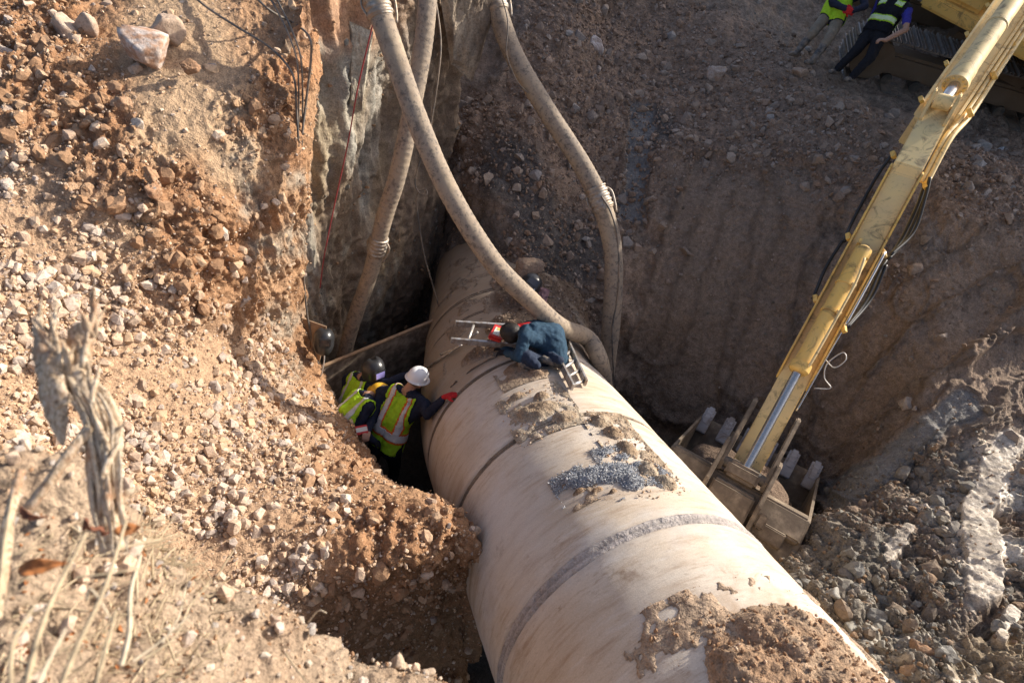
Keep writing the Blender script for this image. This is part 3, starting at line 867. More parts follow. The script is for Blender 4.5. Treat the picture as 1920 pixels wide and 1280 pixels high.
scatter(FW, vf * rightz, 1000, 0.014, 0.12, CLAYC, CLOD, "clay_clods", rng, sink=0.7, power=4.6, single=160, single_mat=M['stone_clay'], single_name="clay_clod", key="clay")
vn = (NR.px > -60) & (NR.px < 1000) & (NR.py > 780) & (NR.py < 1330) & (NR.d > 0.6)
scatter(NR, vn * 1.0, 4200, 0.0025, 0.012, PALE + EARTH, CLODS, "rim_crumbs", rng, power=2.0)
scatter(NR, vn * 1.0, 420, 0.010, 0.034, [(0.42, 0.37, 0.32), (0.36, 0.31, 0.27), (0.5, 0.42, 0.33)], MID, "rim_stones", rng, power=2.5, single=60, single_mat=M['stone_pale'], key="pale")
wl = (LW.py > -30) & (LW.py < 700)
scatter(LW, wl * np.clip(fbm(LW.P, 2.5, 3, .5, 161) * 2, 0, 1), 900, 0.008, 0.05, CLAYC + EARTH[:2], CLODS, "wall_crumbs", rng, power=2.5)

# ---------------------------------------------------------- large boulders
def rock_mesh(name, seed, dims, planes=9, rough=0.06, sub=4, cols=((0.5, 0.37, 0.28), (0.62, 0.56, 0.52))):
    v, f = ico(sub)
    r_ = np.random.default_rng(seed)
    n = r_.normal(size=(planes, 3)); n /= np.linalg.norm(n, axis=1)[:, None]
    dk = r_.uniform(0.42, 0.75, planes)
    dot = v @ n.T
    lim = np.where(dot > 1e-3, dk[None] / np.maximum(dot, 1e-3), 9)
    rr = np.minimum(1.0, lim.min(axis=1))
    rr = rr + rough * fbm(v + seed, 2.6, 4, 0.6, seed) + rough * 0.5 * fbm(v + seed, 9, 3, 0.6, seed + 3)
    P = v * rr[:, None] * np.array(dims)
    t = np.clip(0.4 + 2.0 * fbm(v + seed, 3.2, 4, 0.6, seed + 9), 0, 1)
    C = np.array(cols[0])[None] * (1 - t[:, None]) + np.array(cols[1])[None] * t[:, None]
    return new_mesh(name, P, f, True, C)
BO = [  # px, py, d, dims, euler, label, colours, seed
 (272, 82, 4.98, (0.25, 0.18, 0.24), (0.3, 0.2, 0.5), "largest boulder on the left bank, reddish brown with white crust", ((0.42, 0.25, 0.16), (0.62, 0.54, 0.48)), 3),
 (316, 50, 5.15, (0.14, 0.12, 0.19), (0.2, -0.3, 0.2), "tan slab boulder leaning behind the reddish boulder", ((0.52, 0.38, 0.27), (0.48, 0.36, 0.27)), 4),
 (354, 122, 5.0, (0.09, 0.07, 0.07), (0.1, 0.2, 0.9), "small dark brown earth lump alone on the trodden ledge", ((0.30, 0.175, 0.10), (0.34, 0.2, 0.12)), 5),
 (122, 26, 5.35, (0.17, 0.14, 0.16), (0.6, 0.2, 0.3), "blocky tan boulder at the top of the broken rock cluster", ((0.46, 0.33, 0.24), (0.52, 0.41, 0.32)), 6),
 (150, 42, 5.2, (0.12, 0.1, 0.16), (0.1, 0.5, 0.1), "upright angular boulder beside the blocky tan one", ((0.44, 0.31, 0.22), (0.5, 0.38, 0.29)), 7),
 (138, 66, 5.1, (0.16, 0.1, 0.1), (0.1, 0.1, -0.3), "flat faced tan boulder lowest in the broken rock cluster", ((0.45, 0.32, 0.23), (0.50, 0.38, 0.28)), 8),
 (8, 104, 4.95, (0.17, 0.13, 0.15), (0.5, 0.2, 0.2), "pale rock at the left edge of the bank", ((0.55, 0.45, 0.37), (0.48, 0.37, 0.28)), 9),
 (243, 234, 4.68, (0.065, 0.05, 0.075), (0.2, 0.7, 0.4), "smooth pale stone lying under the brown clods", ((0.58, 0.49, 0.40), (0.50, 0.42, 0.34)), 10),
 (283, 322, 4.72, (0.085, 0.08, 0.08), (0.2, 0.4, 0.4), "rounded brown clod upper of the two on the bank face", ((0.36, 0.21, 0.12), (0.40, 0.26, 0.16)), 11),
 (287, 350, 4.72, (0.09, 0.08, 0.085), (0.9, 0.4, 0.4), "rounded brown clod lower of the two on the bank face", ((0.34, 0.19, 0.11), (0.38, 0.24, 0.15)), 12),
 (236, 190, 4.72, (0.08, 0.07, 0.08), (0.4, 0.1, 0.4), "brown earth lump above the smooth pale stone", ((0.34, 0.20, 0.12), (0.38, 0.25, 0.16)), 13),
 (990, 500, 7.85, (0.22, 0.15, 0.10), (0.5, -0.3, 0.2), "flat tan rock resting above the far end of the pipe", ((0.28, 0.19, 0.13), (0.34, 0.25, 0.18)), 14),
 (1727, 1214, 4.55, (0.13, 0.11, 0.12), (0.1, 0.3, 0.6), "orange brown rock among grey clods at lower right", ((0.36, 0.21, 0.12), (0.30, 0.2, 0.13)), 15),
 (1600, 1178, 4.95, (0.17, 0.11, 0.09), (0.2, 0.5, 0.9), "long grey clay boulder beside the lower pipe", ((0.33, 0.31, 0.27), (0.28, 0.25, 0.2)), 16),
 (1565, 1110, 5.2, (0.13, 0.10, 0.08), (0.2, 0.1, 0.3), "grey clay lump above the long grey boulder", ((0.34, 0.32, 0.28), (0.30, 0.26, 0.21)), 17),
 (1719, 501, 7.35, (0.115, 0.1, 0.11), (0.2, 0.1, 0.3), "lone round brown rock on the wall right of the boom", ((0.33, 0.24, 0.175), (0.36, 0.28, 0.21)), 18),
 (1770, 630, 6.95, (0.10, 0.06, 0.05), (0.2, 0.1, 0.5), "flat oval stone on the smooth wall at right", ((0.36, 0.28, 0.21), (0.38, 0.3, 0.24)), 19),
 (1500, 136, 9.55, (0.20, 0.13, 0.12), (0.1, 0.1, 0.2), "tan rock on the bench edge below the boots", ((0.36, 0.26, 0.19), (0.40, 0.31, 0.24)), 20),
 (1345, 134, 9.9, (0.20, 0.17, 0.17), (0.1, 0.6, 0.2), "pale brown boulder high on the far slope", ((0.34, 0.26, 0.20), (0.44, 0.37, 0.32)), 21),
 (1112, 78, 10.2, (0.26, 0.16, 0.16), (0.3, 0.6, 0.2), "grey white crusted boulder near the top of the far slope", ((0.32, 0.25, 0.21), (0.55, 0.51, 0.49)), 22),
 (1842, 272, 8.35, (0.13, 0.11, 0.16), (0.1, 0.2, 0.2), "grey block standing on the bench right of the boom", ((0.42, 0.36, 0.30), (0.36, 0.3, 0.25)), 23),
 (1872, 284, 8.3, (0.05, 0.05, 0.11), (0.1, 0.4, 0.2), "small white block next to the grey block", ((0.6, 0.58, 0.57), (0.5, 0.48, 0.46)), 24),
 (1005, 330, 8.6, (0.13, 0.1, 0.1), (0.1, 0.3, 0.2), "grey stone under the bend of the middle hose", ((0.25, 0.23, 0.22), (0.3, 0.27, 0.25)), 25),
 (870, 1010, 5.25, (0.11, 0.10, 0.15), (0.2, 0.3, 0.2), "pale tan boulder wedged against the side of the pipe", ((0.45, 0.32, 0.21), (0.40, 0.27, 0.17)), 26),
 (742, 1238, 2.28, (0.045, 0.04, 0.045), (0.2, 0.3, 0.2), "blurred clod on the near rim, left of two", ((0.38, 0.28, 0.2), (0.45, 0.35, 0.26)), 27),
 (800, 1258, 2.3, (0.04, 0.035, 0.035), (0.6, 0.3, 0.2), "blurred clod on the near rim, right of two", ((0.36, 0.27, 0.19), (0.42, 0.33, 0.25)), 28),
]
def on_ground(x, y, lift=0.0, d=None, reach=14):
    """the earth's surface seen at a pixel"""
    best = None
    for sh in (NR, LB, FW):
        e = np.hypot(sh.px - x, sh.py - y)
        k = np.nonzero((e < reach) & (sh.d > 0.4) & (((CAM - sh.P) * sh.N).sum(1) > 0))[0]
        if len(k):
            j = k[np.argmin(e[k])]
            if best is None or sh.d[j] < best[0]:
                best = (sh.d[j], sh.P[j] + sh.N[j] * lift)
    return best[1] if best is not None else (at(x, y, d) if d else None)
for (bx, by, bd, dims, eu, lab, cc, sd) in BO:
    g_ = on_ground(bx, by + 0.30 * 1130 * min(dims) / bd, 0.12 * min(dims), bd) if sd not in (14,) else at(bx, by, bd)
    o = link("boulder", rock_mesh("boulder", sd, dims, planes=10, cols=cc, rough=0.2 if sd in (5, 11, 12, 13) else 0.07), M['stone'])
    o.location = tuple(g_); o.rotation_euler = eu
    o["label"], o["category"] = lab, "rock"

# ======================================================= MUD AND GRAVEL ON THE PIPE
M['mud'] = mat_soil('pipe_mud', bump=0.7, fine=75)
def mud_patch(name, label, blobs, thick, col, seed, step=0.016, col2=None, rag=0.5):
    """earth lying on the pipe; it thins out at its ragged edge"""
    B = [(*pipe_hit(x, y), rs, rt) for x, y, rs, rt in blobs]
    s0 = min(b[0] - b[2] * 1.5 for b in B); s1 = max(b[0] + b[2] * 1.5 for b in B)
    t0 = min(b[1] - b[3] * 1.5 for b in B); t1 = max(b[1] + b[3] * 1.5 for b in B)
    ns, nt = int((s1 - s0) / step) + 2, int((t1 - t0) * PIPE_R / step) + 2
    S, T = np.meshgrid(np.linspace(s0, s1, ns), np.linspace(t0, t1, nt), indexing='ij')
    S, T = S.ravel(), T.ravel()
    q = np.stack([S, T * PIPE_R, np.zeros_like(S) + seed], -1)
    m = np.zeros(len(S))
    for (a, b, rs, rt) in B:
        m = np.maximum(m, 1 - np.hypot((S - a) / rs, (T - b) / rt))
    m = m + rag * 0.5 * fbm(q, 4, 4, 0.6, seed)
    h = thick * np.clip(m * 1.6, -0.3, 1) ** 1.0
    lump = fbm(q, 9, 4, 0.62, seed + 3, billow=True)
    h = h + np.clip(m * 3, 0, 1) * thick * 0.55 * lump
    h = np.where(m < 0.02, -0.02, h)
    P = pipe_pt(S, T, PIPE_R + 0.004 + h)
    keep = m > -0.06
    i = np.arange(ns * nt).reshape(ns, nt)
    f = np.stack([i[:-1, :-1], i[:-1, 1:], i[1:, 1:], i[1:, :-1]], -1).reshape(-1, 4)
    f = f[keep[f].any(axis=1)]
    used = np.unique(f); re = np.zeros(ns * nt, int); re[used] = np.arange(len(used))
    C = np.tile(np.array(col), (len(used), 1))
    if col2 is not None:
        C = mixc(C, col2, np.clip(0.4 + 1.6 * fbm(q[used], 5, 3, .6, seed + 8), 0, 1))
    C = mixc(C, np.array(col) * 0.55 + np.array((0.55, 0.45, 0.34)) * 0.45, 1 - smooth(0.0, 0.22, m[used]))
    o = link(name, new_mesh(name, P[used], re[f], True, C), M['mud'], kind="stuff")
    o["label"], o["category"] = label, name.split('_')[0]
    return o, P, m, pipe_pt(S, T, np.full(len(S), PIPE_R + 1.0)) - pipe_pt(S, T, np.full(len(S), PIPE_R))

def on_patch(o, P, m, N, n, lo, hi, pal, shapes, name, rng, thr=0.12):
    idx = rng.choice(np.nonzero(m > thr)[0], n)
    P = np.where((m < 0.02)[:, None], P + N * 0.018, P)
    rad = lo + (hi - lo) * rng.random(n) ** 2.2
    pos = P[idx] + rng.normal(size=(n, 3)) * 0.006 + N[idx] * (rad * 0.3)[:, None]
    cols = np.array(pal)[rng.integers(0, len(pal), n)] * rng.uniform(.8, 1.15, (n, 1))
    V, Fc, C = merged(shapes, pos, rad, cols, rng)
    return link(name, new_mesh(name, V, Fc, False, C), M['stone'], o, kind="stuff")

mp = mud_patch("mud_heap", "brown earth heaped over the near end of the pipe", [(1520, 1215, 0.36, 0.30), (1450, 1190, 0.22, 0.22), (1590, 1290, 0.45, 0.35), (1400, 1260, 0.25, 0.2), (1640, 1340, 0.5, 0.4), (1470, 1310, .35, .35)], 0.085, (0.39, 0.25, 0.155), 201, col2=(0.45, 0.32, 0.215))
on_patch(*mp, 1800, 0.003, 0.018, EARTH + EARTH + PALE[:1], CLODS, "mud_crumbs", rng, 0.08)
on_patch(*mp, 900, 0.0015, 0.006, EARTH + PALE[:1], SMALL, "spilled_crumbs", rng, -0.25)
mp = mud_patch("mud_heap", "dark earth and grit covering the far crown of the pipe", [(985, 560, 0.45, 0.38), (1050, 590, 0.45, 0.3), (960, 610, 0.28, 0.28), (930, 650, 0.16, 0.40), (1010, 620, .3, .35), (1000, 530, .4, .5), (1080, 560, .6, .35), (1020, 575, .7, .5)], 0.075, (0.20, 0.14, 0.098), 202, col2=(0.25, 0.18, 0.125), rag=0.3)
on_patch(*mp, 900, 0.006, 0.03, BROWN, SMALL, "mud_crumbs", rng)
mp = mud_patch("mud_heap", "low brown mud lump in front of the crouching man", [(975, 690, 0.12, 0.16), (1010, 702, 0.07, 0.10)], 0.05, (0.30, 0.205, 0.135), 203)
mp = mud_patch("mud_heap", "pale crusted mud pile on the crown above a joint", [(1010, 770, 0.13, 0.18), (1060, 782, 0.10, 0.10), (970, 745, 0.05, 0.10), (1015, 745, .06, .08)], 0.045, (0.42, 0.335, 0.24), 204, col2=(0.33, 0.235, 0.155))
on_patch(*mp, 420, 0.002, 0.014, PALE + EARTH, SMALL, "mud_crumbs", rng, -0.2)
mp = mud_patch("mud_heap", "ragged mud crust along the right shoulder of the pipe", [(1128, 790, 0.10, 0.10), (1175, 842, 0.12, 0.08), (1215, 880, 0.12, 0.08), (1150, 812, 0.1, 0.08), (1250, 905, .1, .09)], 0.05, (0.36, 0.255, 0.165), 205, col2=(0.45, 0.36, 0.26))
on_patch(*mp, 600, 0.002, 0.016, PALE + EARTH, SMALL, "mud_crumbs", rng, -0.2)
GREYS = [(0.46, 0.47, 0.485), (0.40, 0.41, 0.425), (0.54, 0.55, 0.56), (0.34, 0.345, 0.36), (0.44, 0.435, 0.43)]
mp = mud_patch("gravel_patch", "large patch of blue grey gravel on top of the pipe", [(1105, 893, 0.10, 0.17), (1150, 887, 0.12, 0.16), (1185, 903, 0.10, 0.09), (1075, 903, 0.07, 0.09)], 0.035, (0.36, 0.365, 0.375), 206, step=0.012, rag=0.22)
on_patch(*mp, 3600, 0.004, 0.011, GREYS, SMALL, "gravel", rng, 0.02)
on_patch(*mp, 260, 0.002, 0.006, GREYS, SMALL, "spilled_gravel", rng, -0.25)
mp2 = mud_patch("mud_heap", "brown mud lip along the lower edge of the gravel patch", [(1085, 922, 0.016, 0.05), (1120, 920, 0.013, 0.05), (1150, 923, 0.014, 0.04), (1060, 912, .02, .025)], 0.03, (0.33, 0.215, 0.13), 207, step=0.01)
mp = mud_patch("gravel_patch", "thin streak of blue grey gravel behind the large patch", [(1135, 848, 0.04, 0.07), (1165, 858, 0.045, 0.06), (1195, 872, 0.04, 0.05)], 0.018, (0.31, 0.32, 0.34), 208, step=0.012)
on_patch(*mp, 900, 0.004, 0.010, GREYS, SMALL, "gravel", rng, 0.02)
mp = mud_patch("gravel_patch", "small grey gravel spill on the right edge of the pipe", [(1240, 890, 0.07, 0.05), (1225, 878, 0.05, .05)], 0.028, (0.31, 0.32, 0.34), 209, step=0.012)
on_patch(*mp, 500, 0.004, 0.010, GREYS, SMALL, "gravel", rng, 0.02)
# ======================================================= HOSES, CABLES, BOARDS, LADDERS
def at_z(px, py, z):
    a, b = (px - 960) / F_PX, (640 - py) / F_PX
    v = _f + a * _R + b * _U
    return CAM + v * ((z - CAM_Z) / v[2])

def curve_pts(ctrl, n):
    C = np.array(ctrl, float)
    return _catmull(C, np.linspace(0, len(C) - 1, n))

def tube_mesh(name, pts, rad, nseg=16, cap=True, smooth_shade=True, cols=None):
    pts = np.asarray(pts, float); n = len(pts)
    rad = np.broadcast_to(np.asarray(rad, float), (n,))
    T = np.gradient(pts, axis=0); T /= np.linalg.norm(T, axis=1)[:, None] + 1e-12
    up = np.array([0.0, 0, 1]) if abs(T[0, 2]) < 0.9 else np.array([1.0, 0, 0])
    X = np.cross(T[0], up); X /= np.linalg.norm(X)
    V = []
    for k in range(n):
        X = X - T[k] * (X @ T[k]); X /= np.linalg.norm(X) + 1e-12
        Y = np.cross(T[k], X)
        a = np.linspace(0, 2 * math.pi, nseg, endpoint=False)
        V.append(pts[k] + rad[k] * (np.cos(a)[:, None] * X + np.sin(a)[:, None] * Y))
    V = np.array(V).reshape(-1, 3)
    i = np.arange(n * nseg).reshape(n, nseg); j = np.roll(i, -1, axis=1)
    f = np.stack([i[:-1], j[:-1], j[1:], i[1:]], -1).reshape(-1, 4)
    F_ = [list(q) for q in f]
    if cap:
        F_.append(list(i[0][::-1])); F_.append(list(i[-1]))
        return new_mesh(name, V, F_, smooth_shade, cols)
    return new_mesh(name, V, f, smooth_shade, cols)

def box_mesh(name, size, bevel=0.004, seg=1):
    bm = bmesh.new()
    bmesh.ops.create_cube(bm, size=1.0)
    bmesh.ops.scale(bm, vec=size, verts=bm.verts)
    if bevel > 0:
        bmesh.ops.bevel(bm, geom=list(bm.edges), offset=min(bevel, min(size) * 0.3), segments=seg, affect='EDGES')
    me = bpy.data.meshes.new(name); bm.to_mesh(me); bm.free()
    return me

def frame_mat(o, x, y, z):
    """matrix with origin o and unit axes x, y, z"""
    return Matrix(((x[0], y[0], z[0], o[0]), (x[1], y[1], z[1], o[1]), (x[2], y[2], z[2], o[2]), (0, 0, 0, 1)))

def unit(v):
    v = np.asarray(v, float); return v / (np.linalg.norm(v) + 1e-12)

def axes_from(xdir, zhint):
    x = unit(xdir); z = unit(np.asarray(zhint, float) - x * (np.asarray(zhint, float) @ x)); y = np.cross(z, x)
    return x, y, z

def put(o, mat_world, parent=None):
    o.matrix_world = mat_world
    if parent is not None:
        o.parent = parent
        o.matrix_parent_inverse = parent.matrix_world.inverted()
        o.matrix_world = mat_world

def bar(name, p0, p1, wid, thk, mat, zhint, parent=None, bevel=0.004, **props):
    p0, p1 = np.asarray(p0, float), np.asarray(p1, float)
    x, y, z = axes_from(p1 - p0, zhint)
    me = box_mesh(name, (np.linalg.norm(p1 - p0), wid, thk), bevel)
    o = link(name, me, mat, **props)
    put(o, frame_mat((p0 + p1) / 2, x, y, z), parent)
    return o

def mat_hose():
    t = NT("dusty_hose")
    p = t.pos()
    n1 = t.noise(p, 5, 5, 0.65, 0.3)
    n2 = t.noise(p, 24, 5, 0.7)
    c = t.ramp(n1, [(0.3, (0.22, 0.165, 0.12)), (0.5, (0.33, 0.26, 0.19)), (0.7, (0.24, 0.195, 0.155))])
    c = t.mix(c, (0.10, 0.085, 0.075), t.ramp(n2, [(0.50, 0.0), (0.64, 0.8)]))
    c = t.mix(c, (0.43, 0.33, 0.22), t.ramp(t.noise(p, 2.2, 3, 0.5), [(0.55, 0.0), (0.75, 0.7)]))
    b = t.bump(n2, 0.35, 0.01)
    return t.done(c, 0.8, b, 0.25)
M['hose'] = mat_hose()
M['coupling'] = mat_plain('coupling_steel', (0.42, 0.38, 0.33), 0.55, 0.4, 30, 0.2, metal=0.5, dirt=(0.30, 0.22, 0.15), dirt_amt=0.7, dscale=9)
M['cable'] = mat_plain('cable_rubber', (0.10, 0.09, 0.08), 0.6, 0.3, 10, 0.1, dirt=(0.28, 0.21, 0.15), dirt_amt=0.6, dscale=5)
M['redcord'] = mat_plain('red_cord', (0.32, 0.05, 0.05), 0.7, 0.3, 10, 0.1)
M['wire'] = mat_plain('pale_wire', (0.55, 0.53, 0.50), 0.45, 0.2, 10, 0.05, metal=0.4)

def ph(x, y, lift):
    s_, t_ = pipe_hit(x, y)
    return pipe_pt(np.array(s_), np.array(t_), np.array(PIPE_R + lift))

def hose(label, ctrl, rad, couplings=(), seed=0):
    P = curve_pts(ctrl, 420)
    L = np.concatenate([[0], np.cumsum(np.linalg.norm(np.diff(P, axis=0), axis=1))])
    r = rad * (1 + 0.012 * np.sin(L * 95)) * (1 + 0.04 * fbm(np.stack([L * 2, L * 0 + seed, L * 0], -1), 1.5, 2, .5, seed))
    t = thing("slurry_hose", label, "hose", P[-1], "thick hoses hanging into the pit")
    link("hose_body", tube_mesh("hose_body", P, r, 20), M['hose'], t)
    for s in couplings:
        k = int(np.argmin(np.abs(L - s * L[-1])))
        T = unit(P[min(k + 1, 419)] - P[max(k - 1, 0)])
        ln = rad * 2.6
        cp = np.array([P[k] + T * (u - 0.5) * ln for u in np.linspace(0, 1, 40)])
        rr = rad * (1.10 + 0.10 * (np.sin(np.linspace(0, 1, 40) * math.pi * 10) > 0))
        rr[0] = rr[-1] = rad * 0.9
        cobj = link("coupling", tube_mesh("coupling", cp, rr, 24), M['coupling'], t)
        side = unit(np.cross(T, np.array([0.0, 0.6, -0.7])))
        lev = curve_pts([P[k] - T * ln * .35 + side * rad * 1.1, P[k] - T * ln * .1 + side * rad * 1.55, P[k] + T * ln * .4 + side * rad * 1.4, P[k] + T * ln * .75 + side * rad * 1.15], 14)
        link("clamp_lever", tube_mesh("clamp_lever", lev, rad * 0.13, 8), M['coupling'], cobj)
        bolt = curve_pts([P[k] - T * ln * .3 - side * rad * 1.15, P[k] - side * rad * 1.35, P[k] + T * ln * .3 - side * rad * 1.15], 8)
        link("clamp_bolt", tube_mesh("clamp_bolt", bolt, rad * 0.10, 8), M['coupling'], cobj)
    return t
hose("thick muddy hose swinging from the top centre across to the pipe", [at(672, -120, 5.2), at(705, 0, 5.3), at(742, 110, 5.4), at(790, 245, 5.55), at(850, 375, 5.75), at(925, 492, 6.0), at(998, 566, 6.3), at(1050, 612, 6.62), ph(1085, 650, .15), ph(1112, 686, .10), at(1134, 726, 7.45), at(1142, 790, 7.9)], 0.101, (0.085,), 1)
hose("thick hose hanging down the shaded far wall, rightmost of three", [at(880, -140, 7.2), at(925, -5, 7.2), at(962, 100, 7.25), at(1030, 215, 7.3), at(1090, 308, 7.35), at(1130, 390, 7.4), at(1150, 480, 7.5), at(1147, 590, 7.75), at(1138, 680, 8.05), at(1126, 760, 8.3), at(1115, 830, 8.5)], 0.118, (0.135, 0.515), 2)
hose("thick grey hose hanging along the clay wall, leftmost of three", [at(815, -150, 6.0), at(802, 0, 6.05), at(792, 95, 6.15), at(768, 225, 6.35), at(745, 330, 6.6), at(720, 410, 6.9), at(695, 510, 7.35), at(660, 610, 7.85), at(640, 690, 8.2)], 0.095, (0.635,), 3)

def cable(label, ctrl, rad, mat, cat="cable", group=None, name="cable", n=120):
    P = curve_pts(ctrl, n)
    o = link(name, tube_mesh(name, P, rad, 7), mat)
    o["label"], o["category"] = label, cat
    if group:
        o["group"] = group
    return o
def lay(x, y, d):
    """a cable rests on the bank where there is bank under it"""
    g_ = on_ground(x, y, 0.012, None, 7) if x < 575 else None
    return g_ if g_ is not None and abs(to_px(g_)[2] - d) < 0.9 else at(x, y, d + 0.15)
G = "power cables draped over the left bank"
cable("dark cable lying over the bank, farthest left of the cables", [lay(330, -40, 5.55), lay(380, 8, 5.35), lay(440, 48, 5.2), lay(500, 85, 5.12), lay(535, 118, 5.1), lay(552, 150, 5.14), lay(556, 200, 5.3), lay(560, 300, 5.68), lay(563, 400, 6.05), lay(566, 480, 6.35), lay(567, 600, 6.75)], 0.010, M['cable'], group=G)
cable("dark cable looping over the rim with the widest bend", [lay(450, -40, 5.4), lay(500, 15, 5.22), lay(545, 40, 5.15), lay(580, 70, 5.12), lay(583, 110, 5.2), lay(574, 190, 5.42), lay(566, 280, 5.75), lay(564, 400, 6.1), lay(570, 500, 6.45), lay(576, 590, 6.75), lay(590, 660, 6.95), lay(604, 700, 7.0)], 0.011, M['cable'], group=G)
cable("thin dark cable running straight down the rim, left of a pair", [lay(485, -40, 5.35), lay(522, 25, 5.16), lay(545, 75, 5.08), lay(558, 125, 5.12), lay(560, 220, 5.42), lay(556, 320, 5.78), lay(558, 430, 6.15), lay(563, 540, 6.55)], 0.008, M['cable'], group=G)
cable("thin dark cable running straight down the rim, right of a pair", [lay(497, -40, 5.35), lay(530, 20, 5.16), lay(556, 80, 5.08), lay(566, 130, 5.15), lay(567, 230, 5.5), lay(562, 330, 5.82), lay(566, 440, 6.2), lay(573, 540, 6.6), lay(582, 640, 6.9)], 0.008, M['cable'], group=G)
cable("thin red cord hanging down the clay wall", [at(712, -30, 5.5), at(700, 40, 5.6), at(672, 160, 6.0), at(652, 270, 6.35), at(628, 380, 6.7), at(608, 480, 7.0), at(600, 540, 7.2)], 0.007, M['redcord'], "cord", name="cord")
cable("slim grey wire with a small loop dangling behind the crossing hoses", [at(812, -30, 6.4), at(826, 70, 6.5), at(822, 140, 6.6), at(806, 240, 6.9), at(788, 300, 7.1), at(778, 340, 7.2), at(786, 362, 7.2), at(800, 365, 7.2), at(797, 355, 7.22), at(782, 366, 7.25), at(784, 410, 7.4), at(796, 480, 7.7), at(810, 530, 7.95), at(826, 585, 8.3)], 0.010, M['cable'], "wire", name="wire")
cable("black cable strapped beside the rightmost hose", [at(1128, 368, 7.25), at(1146, 400, 7.25), at(1158, 450, 7.35), at(1160, 540, 7.5), at(1150, 600, 7.65), at(1148, 640, 7.7), at(1150, 700, 7.9), at(1146, 770, 8.1)], 0.011, M['cable'], "cable", name="cable")
cable("thin wire wandering along the upper part of the right hose", [at(936, -20, 7.0), at(952, 40, 7.05), at(950, 100, 7.1), at(968, 150, 7.15), at(990, 175, 7.2)], 0.008, M['cable'], "wire", name="wire")
cable("pale wire tie bent out of the big mortar joint", [at(1322, 1012, 5.2), at(1345, 1008, 5.25), at(1372, 1006, 5.4), at(1386, 1012, 5.4), at(1380, 1024, 5.35), at(1362, 1044, 5.2)], 0.007, M['wire'], "wire", name="wire")
cable("pale wire coil on the ground right of the pipe", [at(1398, 1060, 5.2), at(1412, 1072, 5.15), at(1436, 1086, 5.1), at(1450, 1092, 5.1), at(1450, 1078, 5.15), at(1438, 1080, 5.15), at(1437, 1092, 5.1), at(1448, 1096, 5.1)], 0.006, M['wire'], "wire", name="wire")

M['ply'] = mat_plain('plywood', (0.36, 0.235, 0.14), 0.8, 0.3, 14, 0.2, dirt=(0.22, 0.15, 0.1), dirt_amt=0.5)
M['sheet'] = mat_plain('site_sheet', (0.46, 0.37, 0.28), 0.75, 0.35, 8, 0.2, dirt=(0.14, 0.105, 0.08), dirt_amt=0.7)
M['alu'] = mat_plain('dull_aluminium', (0.55, 0.53, 0.50), 0.45, 0.3, 25, 0.1, metal=0.7, dirt=(0.30, 0.22, 0.15), dirt_amt=0.55, dscale=10)
M['timber'] = mat_plain('raw_timber', (0.46, 0.34, 0.22), 0.85, 0.35, 18, 0.3)

# long retaining sheet behind the workers
pL, pR = at(580, 697, 7.35), at(822, 597, 8.25)
dn = np.array([0.05, 0.10, -1.0]); dn = unit(dn)
x_, y_, z_ = axes_from(pR - pL, -dn)
Ln = np.linalg.norm(pR - pL)
ro = thing("retaining_sheet", "long grey brown sheet on edge behind the workers, left of the pipe", "board", (pL + pR) / 2 + dn * 0.8)
o = link("sheet_panel", box_mesh("sheet_panel", (Ln, 0.03, 0.8), 0.004), M['sheet']); put(o, frame_mat((pL + pR) / 2 + dn * 0.4, x_, y_, z_), ro)
o = link("top_edge", box_mesh("top_edge", (Ln * 1.003, 0.045, 0.035), 0.006), M['ply']); put(o, frame_mat((pL + pR) / 2 + dn * 0.0, x_, y_, z_), ro)
# plywood leaning in the corner
c1, c2, c3 = at(566, 592, 6.95), at(606, 620, 6.98), at(588, 712, 7.25)
x_, y_, z_ = axes_from(c3 - c2, np.cross(c3 - c2, c1 - c2))
o = link("plywood_board", box_mesh("plywood_board", (0.72, 0.34, 0.018), 0.003), M['ply'])
put(o, frame_mat((c1 + c3) / 2, x_, y_, z_)); o["label"], o["category"] = "brown plywood offcut leaning in the corner of the clay wall", "board"

def ladder(label, a0, a1, b0, b1, rungs, zh):
    """rails a0-a1 and b0-b1"""
    t = thing("ladder", label, "ladder", (a0 + b1) / 2, "aluminium ladders on the pipe")
    bar("rail", a0, a1, 0.028, 0.075, M['alu'], zh, t)
    bar("rail", b0, b1, 0.028, 0.075, M['alu'], zh, t)
    for u in rungs:
        p0, p1 = a0 + (a1 - a0) * u, b0 + (b1 - b0) * u
        link("rung", tube_mesh("rung", np.array([p0, p0 * .5 + p1 * .5, p1]), 0.017, 10), M['alu'], t)
    return t
cz = pipe_pt(np.array(7.25), np.array(0.0), np.array(PIPE_R))[2] + 0.09
ladder("aluminium ladder lying flat across the crown of the pipe", at_z(853, 606, cz - .03), at_z(1010, 616, cz), at_z(845, 638, cz - .03), at_z(985, 650, cz), [0.22, 0.52, 0.82], (0, 0, 1))
r0, r1, l0, l1 = ph(1056, 644, .07), ph(1096, 728, .06), ph(1036, 668, .07), ph(1072, 736, .06)
ladder("aluminium ladder leaning down the right side of the pipe", r0, r1, l0, l1, [0.08, 0.3, 0.52, 0.74, 0.95], np.cross(r1 - r0, l0 - r0))

